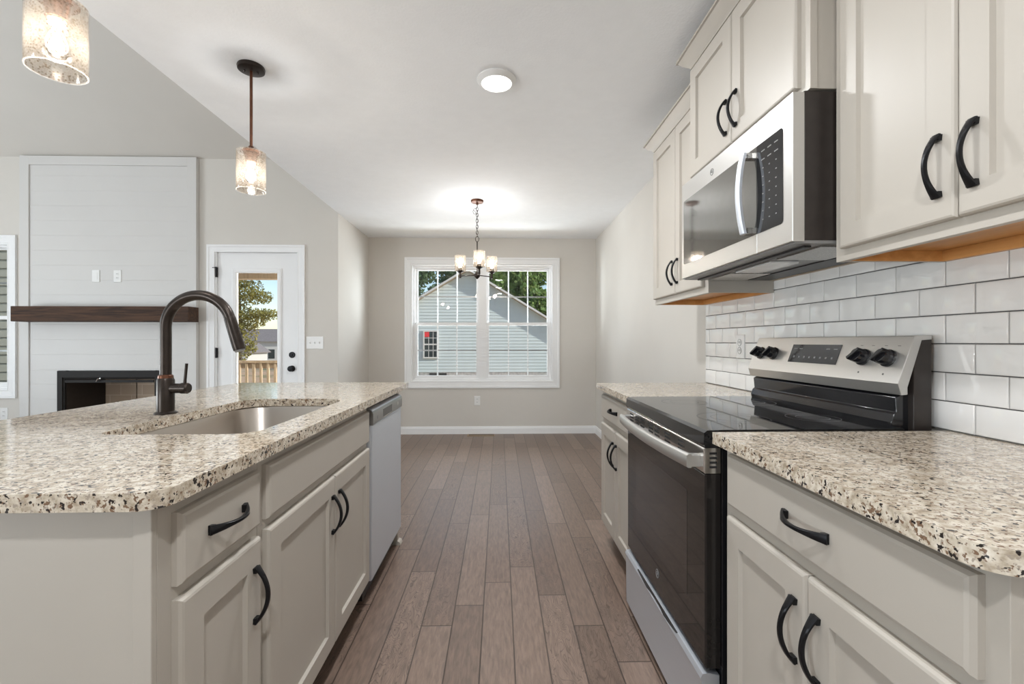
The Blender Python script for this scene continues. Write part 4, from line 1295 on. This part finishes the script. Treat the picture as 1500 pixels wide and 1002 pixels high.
# ------------------------------------------------------------------ dishwasher
dw = thing('dishwasher', 'stainless dishwasher at the far end of the island', 'dishwasher', (-0.85, 2.315, 0))
WY0, WY1 = 2.0165, 2.6125
MB().box(-0.60, IB + 0.02, WY0 + 0.003, WY1 - 0.003, 0.02, BZ - 0.008).build('tub', 'black_plastic', dw, smooth=0)
MB().box(-0.655, -0.66, WY0 + 0.004, WY1 - 0.004, 0.0, 0.10).build('toe_panel', 'dark_gap', dw, smooth=0)
dp = MB().loft([ring4(-0.599, WY0 + 0.002, WY1 - 0.002, 0.108, 0.788, 0), ring4(-0.562, WY0 + 0.002, WY1 - 0.002, 0.108, 0.788, 0), ring4(-0.558, WY0 + 0.002, WY1 - 0.002, 0.108, 0.788, 0.004)]).build('door_panel', 'steel_sat', dw, smooth=0)
mb = MB()
prof = [(-0.599, 0.790), (-0.556, 0.790), (-0.552, 0.794), (-0.552, 0.838), (-0.556, 0.850), (-0.566, 0.858), (-0.580, 0.861), (-0.599, 0.861)]
mb.loft([[Vector((x, WY0 + 0.002, z)) for x, z in prof], [Vector((x, WY1 - 0.002, z)) for x, z in prof]])
cs = mb.build('control_strip', 'steel_dark', dw, smooth=35)
mb = MB()
prof = [(-0.553, 0.8385), (-0.5565, 0.8505), (-0.566, 0.8587), (-0.580, 0.8617), (-0.580, 0.8612), (-0.566, 0.858), (-0.5563, 0.850), (-0.5525, 0.838)]
mb.loft([[Vector((x, WY0 + 0.002, z)) for x, z in prof], [Vector((x, WY1 - 0.002, z)) for x, z in prof]])
mb.build('top_edge', 'steel_sat', cs, smooth=35)
MB().box(-0.5515, -0.5535, 2.19, 2.37, 0.800, 0.836).build('pocket_handle', 'black_enamel', cs, smooth=0, bevel=0.0008)
MB().box(-0.5512, -0.5530, 2.19, 2.37, 0.796, 0.8000).build('pocket_lip', 'chrome', cs, smooth=0)
MB().lathe((-0.5528, 2.50, 0.823), [(0.010, 0.0), (0.010, 0.0012)], 20, 'x').build('button', 'chrome', cs)
MB().ring((-0.5519, 2.09, 0.815), 0.007, 0.0007, (0, 1, 0), (0, 0, 1), 24, 6).build('emblem', 'grey_mark', cs)

# ------------------------------------------------------------------ lamps
def shade_mesh(c, r, h, closed_top=False):
    """open-ended glass cylinder with wall thickness; c = bottom centre"""
    n = 48
    t = 0.003
    mb = MB()
    mb.lathe(c, [(r - t, h), (r - t, 0.0015), (r - t / 2, 0.0), (r, 0.0015), (r, h - 0.0015), (r - t / 2, h), (r - t, h)], n, cap0=False, cap1=False)
    return mb

def bulb_parts(parent, c, up, energy, s=1.0):
    """glass envelope with a bright filament; up=+1 bulb points up"""
    sock = None
    b = MB()
    prof = [(0.010, 0.0), (0.012, 0.010), (0.021, 0.024), (0.029, 0.042), (0.031, 0.056), (0.027, 0.072), (0.016, 0.084), (0.004, 0.088)]
    b.lathe(c, [(r * s, up * z * s) for r, z in prof], 24)
    bo = b.build('bulb', 'bulb_glass', parent, smooth=60, label='lit clear bulb')
    f = MB()
    f.lathe(c, [(r * s, up * z * s) for r, z in ((0.003, 0.024), (0.0048, 0.036), (0.0056, 0.052), (0.0040, 0.066), (0.0015, 0.070))], 12)
    f.build('filament', 'filament', bo, smooth=60)
    lo = lamp('bulb_light', 'POINT', Vector(c) + Vector((0, 0, up * 0.06 * s)), energy, (0.97, 0.98, 1.0), shadow_soft_size=0.03)
    return bo

WARM_E = 7.0
def pendant(x, y, label):
    t = thing('pendant_lamp', label, 'pendant lamp', (x, y, 1.87), 'pendant lamps over the island')
    zb = 1.872
    sh = 0.182
    MB().lathe((x, y, CZ), [(0.058, -0.0004), (0.060, -0.006), (0.058, -0.018), (0.050, -0.021), (0.010, -0.022)], 40).build('canopy', 'bronze', t)
    for a in (20, 200):
        MB().lathe((x + 0.028 * math.cos(R(a)), y + 0.028 * math.sin(R(a)), CZ), [(0.004, -0.0215), (0.005, -0.026), (0.003, -0.030)], 10).build('canopy_screw', 'bronze', t)
    MB().lathe((x, y, zb + sh), [(0.0065, 0.018), (0.0065, CZ - 0.021 - zb - sh)], 14).build('rod', 'copper', t)
    MB().lathe((x, y, zb + sh), [(0.010, 0.030), (0.014, 0.022), (0.038, 0.012), (0.046, 0.003), (0.046, 0.000), (0.030, -0.001), (0.026, -0.030), (0.024, -0.044), (0.016, -0.046)], 32).build('socket_cap', 'copper', t)
    MB().lathe((x, y, zb + sh), [(0.019, -0.046), (0.018, -0.058), (0.012, -0.060)], 24).build('socket_ring', 'white_plastic', t)
    gs = shade_mesh((x, y, zb), 0.063, sh).build('glass_shade', 'seeded', t, smooth=50)
    for zz in (zb + 0.0005, zb + sh - 0.0005):
        MB().ring((x, y, zz), 0.0615, 0.0019, (1, 0, 0), (0, 1, 0), 48, 8).build('shade_rim', 'glass_rim', gs, smooth=60)
    bulb_parts(t, (x, y, zb + sh - 0.058), -1, WARM_E)
    return t
pendant(-1.178, 2.205, 'bronze pendant lamp with seeded glass shade, the farther one over the faucet')
pendant(-1.172, 1.245, 'bronze pendant lamp with seeded glass shade cut by the top left edge')

def ceiling_light(cx_, cy_, label, energy):
    cl = thing('ceiling_light', label, 'ceiling light', (cx_, cy_, CZ - 0.02), 'ceiling disc lights')
    MB().lathe((cx_, cy_, CZ), [(0.098, -0.0004), (0.098, -0.006), (0.090, -0.013), (0.078, -0.022), (0.074, -0.022), (0.073, -0.016)], 48).build('trim_ring', 'white_plastic', cl, smooth=35)
    MB().lathe((cx_, cy_, CZ), [(0.0735, -0.0165), (0.0735, -0.020), (0.05, -0.0235), (0.01, -0.0245)], 48, cap0=False).build('diffuser', 'diffuser', cl, smooth=60)
    lamp('ceiling_light_lamp', 'AREA', (cx_, cy_, CZ - 0.03), energy, (0.96, 0.98, 1.0), (0, 0, 0), shape='DISK', size=0.14)
ceiling_light(-0.014, 2.28, 'round white disc light lit on the flat ceiling in view', 16)
ceiling_light(-0.014, -0.35, 'round white disc light on the ceiling behind the viewer', 25)
ceiling_light(-0.014, 0.95, 'added round white disc light on the ceiling above the range aisle, out of view', 7)  # unseen fixture added to brighten the cabinet fronts

ch = thing('chandelier', 'bronze chandelier with three glass shades before the dining window', 'chandelier', (-0.205, 4.231, 1.75))
hx, hy = -0.205, 4.231
MB().lathe((hx, hy, CZ), [(0.058, -0.0004), (0.060, -0.006), (0.056, -0.020), (0.012, -0.026), (0.010, -0.040)], 32).build('canopy', 'copper', ch)
zt, zb = CZ - 0.040, 2.125
nl = 11
pitch_l = (zt - zb) / nl
for k in range(nl):
    zc = zt - pitch_l * (k + 0.5)
    MB().ring((hx, hy, zc), 0.0105, 0.0022, (1, 0, 0) if k % 2 else (0, 1, 0), (0, 0, 1), 18, 6, sy=1.75).build('chain_link', 'bronze', ch)
wp = []
for k in range(60):
    tt = k / 59
    wp.append((hx + 0.006 * math.sin(tt * 40), hy + 0.006 * math.cos(tt * 40), zt - (zt - zb) * tt))
MB().tube(wp, 0.0016, 6).build('cord', 'bronze', ch)
mb = MB().tube([(hx - 0.005, hy, 2.39), (hx - 0.030, hy + 0.005, 2.385), (hx - 0.040, hy, 2.36), (hx - 0.030, hy - 0.005, 2.335), (hx - 0.012, hy, 2.335), (hx - 0.018, hy, 2.36), (hx - 0.034, hy, 2.372)], 0.0018, 6)
mb.build('looped_wire', 'bronze', ch, smooth=60)
MB().ring((hx, hy, 2.105), 0.016, 0.003, (1, 0, 0), (0, 0, 1), 20, 8, sy=1.5).build('hanging_loop', 'bronze', ch)
MB().lathe((hx, hy, 0), [(0.0055, 1.755), (0.0055, 2.082)], 12).build('stem', 'bronze', ch)
MB().lathe((hx, hy, 1.772), [(0.004, -0.036), (0.012, -0.030), (0.026, -0.012), (0.028, 0.0), (0.026, 0.012), (0.012, 0.024), (0.006, 0.030)], 24).build('hub', 'bronze', ch)
for a in (-90 + 9, 30 + 9, 150 + 9):
    ux, uy = math.cos(R(a)), math.sin(R(a))
    RR = 0.172
    ex, ey = hx + ux * RR, hy + uy * RR
    arm = MB().tube([(hx + ux * 0.02, hy + uy * 0.02, 1.772), (hx + ux * 0.10, hy + uy * 0.10, 1.772), (ex, ey, 1.772)], 0.0048, 10).build('arm', 'bronze', ch, smooth=60)
    MB().lathe((ex, ey, 0), [(0.008, 1.752), (0.010, 1.758), (0.010, 1.800), (0.0135, 1.804), (0.030, 1.812), (0.034, 1.820), (0.020, 1.822), (0.018, 1.845), (0.012, 1.846)], 20).build('cup', 'bronze', arm)
    shade_mesh((ex, ey, 1.822), 0.052, 0.140).build('glass_shade', 'seeded', ch, smooth=50)
    bulb_parts(ch, (ex, ey, 1.846), 1, 5.8, 0.85)

# ------------------------------------------------------------------ outside
gm = MB()
gm.loft([[Vector((x, y, z)) for x in (-120, 120)] for y, z in ((-60, -0.62), (27, -0.62), (45, -1.6), (75, -2.6), (160, -3.5))], False, False, closed=False)
o = gm.build('ground', 'ground', smooth=0)
tag(o, 'bare tan soil and grass outside the windows', 'ground', None, 'structure')

def lap_gable(name, mat, parent, xc, hw, y, z0, ze, slope, exposure=0.165, flip=1):
    """lap-sided gable wall facing -y: half width hw, eave height ze, roof slope"""
    apex = ze + hw * slope
    mb = MB()
    z = z0
    prev = None
    rows = []
    while z < apex - 1e-4:
        z1 = min(z + exposure, apex)
        for (zz, d) in ((z, 0.026), (z1, 0.004)):
            w = hw if zz <= ze else max(0.001, hw - (zz - ze) / slope)
            rows.append([Vector((xc - w, y - d, zz)), Vector((xc + w, y - d, zz))])
        z = z1
    mb.loft(rows, False, False, closed=False)
    mb.loft([[Vector((xc - hw, y, z0)), Vector((xc + hw, y, z0)), Vector((xc + hw, y, ze)), Vector((xc, y, apex)), Vector((xc - hw, y, ze))], [Vector((xc - hw, y + 0.1, z0)), Vector((xc + hw, y + 0.1, z0)), Vector((xc + hw, y + 0.1, ze)), Vector((xc, y + 0.1, apex)), Vector((xc - hw, y + 0.1, ze))]])
    return mb.build(name, mat, parent, smooth=0)

def gable_roof(parent, xc, hw, y0, y1, apex, slope, th=0.14, mat='shingle'):
    """two pitched slabs, front edge at y0"""
    for s in (-1, 1):
        a = [(xc, apex), (xc + s * hw, apex - hw * slope), (xc + s * hw, apex - hw * slope + th), (xc, apex + th)]
        MB().loft([[Vector((x, y0, z)) for x, z in a], [Vector((x, y1, z)) for x, z in a]]).build('roof_slope', mat, parent, smooth=0)
        b = [(xc, apex + 0.005), (xc + s * (hw + 0.02), apex - (hw + 0.02) * slope + 0.005), (xc + s * (hw + 0.02), apex - (hw + 0.02) * slope + th - 0.03), (xc, apex + th - 0.03)]
        MB().loft([[Vector((x, y0 - 0.03, z)) for x, z in b], [Vector((x, y0 - 0.002, z)) for x, z in b]]).build('rake_board', 'ext_white', parent, smooth=0)
        c = [(xc, apex - 0.012), (xc + s * hw, apex - hw * slope - 0.012), (xc + s * hw, apex - hw * slope - 0.002), (xc, apex - 0.002)]
        MB().loft([[Vector((x, y0, z)) for x, z in c], [Vector((x, y0 + 0.40, z)) for x, z in c]]).build('soffit', 'soffit', parent, smooth=0)

HY = 24.0
hxc = -1.66
nh = thing('neighbour_house', 'pale blue sided gable house seen through the dining window', 'house', (hxc, HY, -0.62))
SL = 0.61
AP = 4.86
HW = 4.9
ZE = AP - HW * SL
lap_gable('siding_wall', 'siding', nh, hxc, HW, HY, -0.42, ZE, SL)
MB().box(hxc - HW, hxc + HW, HY - 0.01, HY + 0.1, -0.9, -0.42).build('foundation', 'block', nh, smooth=0)
gable_roof(nh, hxc, HW + 0.35, HY - 0.36, HY + 11, AP + 0.02, SL)
MB().box(hxc - HW, hxc - HW + 0.1, HY + 0.1, HY + 11, -0.9, ZE).build('side_wall', 'siding', nh, smooth=0)
MB().box(hxc + HW - 0.1, hxc + HW, HY + 0.1, HY + 11, -0.9, ZE).build('side_wall', 'siding', nh, smooth=0)
# small grilled window on the siding
wx0, wx1, wz0, wz1 = -3.91, -3.22, 0.36, 1.70
wf = frame_rect(MB(), wx0 - 0.06, wx1 + 0.06, wz0 - 0.06, wz1 + 0.06, 0.07, HY - 0.10, HY - 0.045).build('window', 'ext_white', nh, smooth=0, weld=True)
MB().box(wx0, wx1, HY - 0.066, HY - 0.060, wz0, wz1).build('pane', 'dark_pane', wf, smooth=0)
for k in (1, 2):
    xx = wx0 + (wx1 - wx0) * k / 3
    MB().box(xx - 0.012, xx + 0.012, HY - 0.078, HY - 0.067, wz0, wz1).build('muntin', 'ext_white', wf, smooth=0)
for k in (1, 2, 3):
    zz = wz0 + (wz1 - wz0) * k / 4
    w_ = 0.035 if k == 2 else 0.012
    MB().box(wx0, wx1, HY - 0.080, HY - 0.0665, zz - w_, zz + w_).build('muntin', 'ext_white', wf, smooth=0)
MB().box(wx0 + 0.02, wx0 + 0.26, HY - 0.088, HY - 0.082, wz1 - 0.28, wz1 - 0.02).build('sticker', 'red', wf, smooth=0, label='red sticker in the corner pane')
for xx in (-3.45, -2.95):
    MB().box(xx - 0.2, xx + 0.2, HY - 0.03, HY - 0.01, -0.66, -0.47).build('crawl_vent', 'slot', nh, smooth=0)

# house seen through the left living room window
lh = thing('side_house', 'sage sided house close outside the left living room window', 'house', (-13.0, 9.3, -0.62))
mb = MB()
rows = []
z = -0.62
while z < 4.2:
    for zz, d in ((z, 0.026), (z + 0.17, 0.004)):
        rows.append([Vector((-18, 9.3 - d, zz)), Vector((-8.9, 9.3 - d, zz))])
    z += 0.17
mb.loft(rows, False, False, closed=False)
mb.box(-18, -8.9, 9.3, 9.5, -0.62, 4.2)
mb.build('siding_wall', 'olive_siding', lh, smooth=0)
MB().box(-18.4, -8.6, 8.8, 14, 4.2, 4.4).build('roof', 'grey_shingle', lh, smooth=0)

def foliage(mb, blobs, per, size, rnd):
    for (cx, cy, cz, r, sq) in blobs:
        n = int(per * r * r)
        for _ in range(n):
            u = rnd.uniform(-1, 1); a = rnd.uniform(0, 2 * math.pi)
            rad = r * (rnd.random() ** 0.45)
            s = math.sqrt(1 - u * u)
            p = Vector((cx + rad * s * math.cos(a), cy + rad * s * math.sin(a), cz + rad * u * sq))
            d1 = Vector((rnd.gauss(0, 1), rnd.gauss(0, 1), rnd.gauss(0, 1))).normalized()
            d2 = d1.cross(Vector((rnd.gauss(0, 1), rnd.gauss(0, 1), rnd.gauss(0, 1)))).normalized()
            w = size * rnd.uniform(0.6, 1.3)
            mb.face([p - d1 * w, p - d2 * w * 0.5, p + d1 * w, p + d2 * w * 0.5])

def tree(label, x, y, zb, ztop, blobs, leaf, per, size, seed, trunk_r=0.22):
    t = thing('tree', label, 'tree', (x, y, zb), 'trees outside')
    rnd = random.Random(seed)
    MB().tube([(x, y, zb), (x + 0.1, y, (zb + ztop) / 2), (x, y, ztop)], [trunk_r, trunk_r * 0.7, trunk_r * 0.2], 10).build('trunk', 'bark', t, smooth=60)
    mb = MB()
    foliage(mb, blobs, per, size, rnd)
    mb.build('foliage', leaf, t, smooth=0, recalc=False)
    return t

def crown(x, y, z0, z1, r, seed, k=9):
    rnd = random.Random(seed)
    out = []
    for i in range(k):
        f = (i + 0.5) / k
        zz = z0 + (z1 - z0) * f
        rr = r * (0.55 + 0.45 * math.sin(math.pi * (0.15 + 0.75 * f)))
        out.append((x + rnd.uniform(-0.5, 0.5) * r, y + rnd.uniform(-0.4, 0.4) * r, zz, rr * rnd.uniform(0.45, 0.7), 0.8))
    return out
tree('big green leafy tree behind the right slope of the blue house roof', 2.6, 37.6, -1.2, 9, crown(2.6, 37.6, 1.5, 9.5, 2.7, 1, 18), 'leaf', 420, 0.22, 11)
tree('sunlit green tree at the right edge of the dining window', 8.2, 46, -1.6, 8, crown(8.2, 46, 0.5, 8.4, 2.9, 2, 16), 'leaf', 380, 0.25, 12)
tree('dark green tree behind the ridge of the blue house', -0.8, 50, -1.8, 11, crown(-0.8, 50, 3.0, 13.0, 3.0, 3, 12), 'leaf', 260, 0.28, 13)
tree('sparse dark tree against the sky left of the blue house ridge', -4.4, 41, -1.3, 8, crown(-4.4, 41, 4.0, 9.0, 2.3, 4, 13), 'leaf_dark', 230, 0.2, 14)
tree('low leafy tree above the left eave of the blue house', -9.2, 45, -1.6, 6, crown(-8.6, 45, 3.0, 9.0, 2.6, 5, 13), 'leaf_dark', 230, 0.22, 15)
tree('yellow green tree seen through the glazed door', -10.4, 18.5, -0.62, 4.2,
     [(-10.3, 18.5, 3.35, 0.85, 0.6), (-9.6, 18.4, 2.95, 0.62, 0.5), (-10.6, 18.5, 2.55, 0.7, 0.7), (-10.0, 18.5, 2.1, 0.75, 0.6), (-9.2, 18.3, 2.25, 0.55, 0.45), (-10.3, 18.5, 1.45, 0.72, 0.9), (-10.9, 18.5, 0.6, 0.9, 0.9), (-10.9, 18.5, 4.2, 0.9, 0.6), (-9.7, 18.6, 4.0, 0.6, 0.5), (-10.1, 18.5, 0.95, 0.45, 0.8)],
     'leaf_gold', 1500, 0.06, 16, 0.10)

# far houses beyond the deck rail
def far_house(label, xc, w, y, z0, ze, zr, depth, roofmat='grey_shingle'):
    t = thing('distant_house', label, 'house', (xc, y, z0))
    MB().box(xc - w / 2, xc + w / 2, y, y + depth, z0, ze).build('wall', 'ext_white', t, smooth=0)
    a = [(y - 0.4, ze), (y + depth + 0.4, ze), (y + depth / 2, zr)]
    MB().prism([(xc - w / 2 - 0.4, yy, zz) for yy, zz in a], (w + 0.8, 0, 0)).build('roof', roofmat, t, smooth=0)
    for k in range(4):
        xx = xc - w / 2 + w * (k + 0.5) / 4
        f_ = MB().box(xx - 0.45, xx + 0.45, y - 0.03, y - 0.005, z0 + 1.2, z0 + 2.5).build('window', 'dark_pane', t, smooth=0)
    return t
far_house('distant white house with long grey roof beyond the deck rail', -33.6, 9.5, 66, -2.4, 1.2, 3.1, 7)
t = thing('distant_garage', 'small white gabled house below the tree beyond the rail', 'house', (-31.5, 55, -2.2))
MB().loft([[Vector((x, 55, z)) for x, z in ((-32.6, -2.4), (-30.0, -2.4), (-30.0, 0.0), (-31.3, 0.9), (-32.6, 0.0))], [Vector((x, 60, z)) for x, z in ((-32.6, -2.4), (-30.0, -2.4), (-30.0, 0.0), (-31.3, 0.9), (-32.6, 0.0))]]).build('wall', 'ext_white', t, smooth=0)
for s in (-1, 1):
    a = [(-31.3, 0.92), (-31.3 + s * 1.6, -0.20), (-31.3 + s * 1.6, -0.08), (-31.3, 1.06)]
    MB().loft([[Vector((x, 54.7, z)) for x, z in a], [Vector((x, 60.3, z)) for x, z in a]]).build('roof_slope', 'grey_shingle', t, smooth=0)

# porch outside the glazed door
pd = MB().box(-6.4, SX - 0.16, FY + 0.17, 7.75, -0.14, -0.05).build('porch_deck', 'deck', smooth=0)
tag(pd, 'tan wooden porch deck outside the glazed door', 'deck')
rl = thing('deck_railing', 'tan wooden deck railing outside the glazed door', 'railing', (-4.0, 7.68, -0.05))
MB().box(-6.3, SX - 0.2, 7.61, 7.75, 0.81, 0.848).build('top_rail', 'deck', rl, smooth=0)
MB().box(-6.3, SX - 0.2, 7.66, 7.70, 0.72, 0.809).build('upper_rail', 'deck', rl, smooth=0)
MB().box(-6.3, SX - 0.2, 7.66, 7.70, 0.03, 0.11).build('lower_rail', 'deck', rl, smooth=0)
k = 0
xx = -6.25
while xx < SX - 0.25:
    MB().box(xx - 0.018, xx + 0.018, 7.622, 7.658, 0.03, 0.809).build('baluster', 'deck', rl, smooth=0)
    xx += 0.1165
pr = thing('porch_roof', 'tan wooden porch roof framing outside the glazed door', 'porch', (-4.0, 6.2, 2.1))
MB().box(-6.4, SX - 0.16, 7.60, 7.76, 2.19, 2.40).build('beam', 'deck', pr, smooth=0)
mb = MB()
mb.loft([[Vector((x, FY + 0.17, 2.62)) for x in (-6.5, SX - 0.16)], [Vector((x, 8.1, 2.36)) for x in (-6.5, SX - 0.16)], [Vector((x, 8.1, 2.42)) for x in (-6.5, SX - 0.16)], [Vector((x, FY + 0.17, 2.70)) for x in (-6.5, SX - 0.16)], [Vector((x, FY + 0.17, 2.62)) for x in (-6.5, SX - 0.16)]], False, False, closed=False)
mb.build('roof_deck', 'deck', pr, smooth=0)
for k in range(8):
    xr = -6.2 + k * 0.6
    MB().loft([[Vector((xr + d, FY + 0.175, z)) for d, z in ((0, 2.50), (0.04, 2.50), (0.04, 2.62), (0, 2.62))], [Vector((xr + d, 8.05, z)) for d, z in ((0, 2.25), (0.04, 2.25), (0.04, 2.362), (0, 2.362))]]).build('rafter', 'deck', pr, smooth=0)
for xp in (-4.37, -6.35):
    MB().box(xp - 0.045, xp + 0.045, 7.62, 7.71, 0.849, 2.19).build('post', 'deck', pr, smooth=0)

# unseen window frames added at the openings made for the fill lamps
for i, (h, ax_) in enumerate(((RW2, 'rear'), (LW, 'left'))):
    t = thing('window_%d' % (i + 3), ('unseen white framed rear window added for the living room fill lamp', 'unseen white framed window added in the far left wall for fill lamps')[i], 'window', (0, 0, 0), kind='structure')
    mb = MB()
    if ax_ == 'rear':
        frame_rect(mb, h[0], h[1], h[2], h[3], 0.06, REAR + 0.01, REAR - 0.05)
        mb.build('frame', 'trim', t, smooth=0, weld=True)
    else:
        frame_rect(mb, h[0], h[1], h[2], h[3], 0.06, 0.01, -0.05)
        mb.xform(Matrix(((0, 1, 0, LEFT), (1, 0, 0, 0), (0, 0, 1, 0), (0, 0, 0, 1))))
        mb.build('frame', 'trim', t, smooth=0, weld=True)
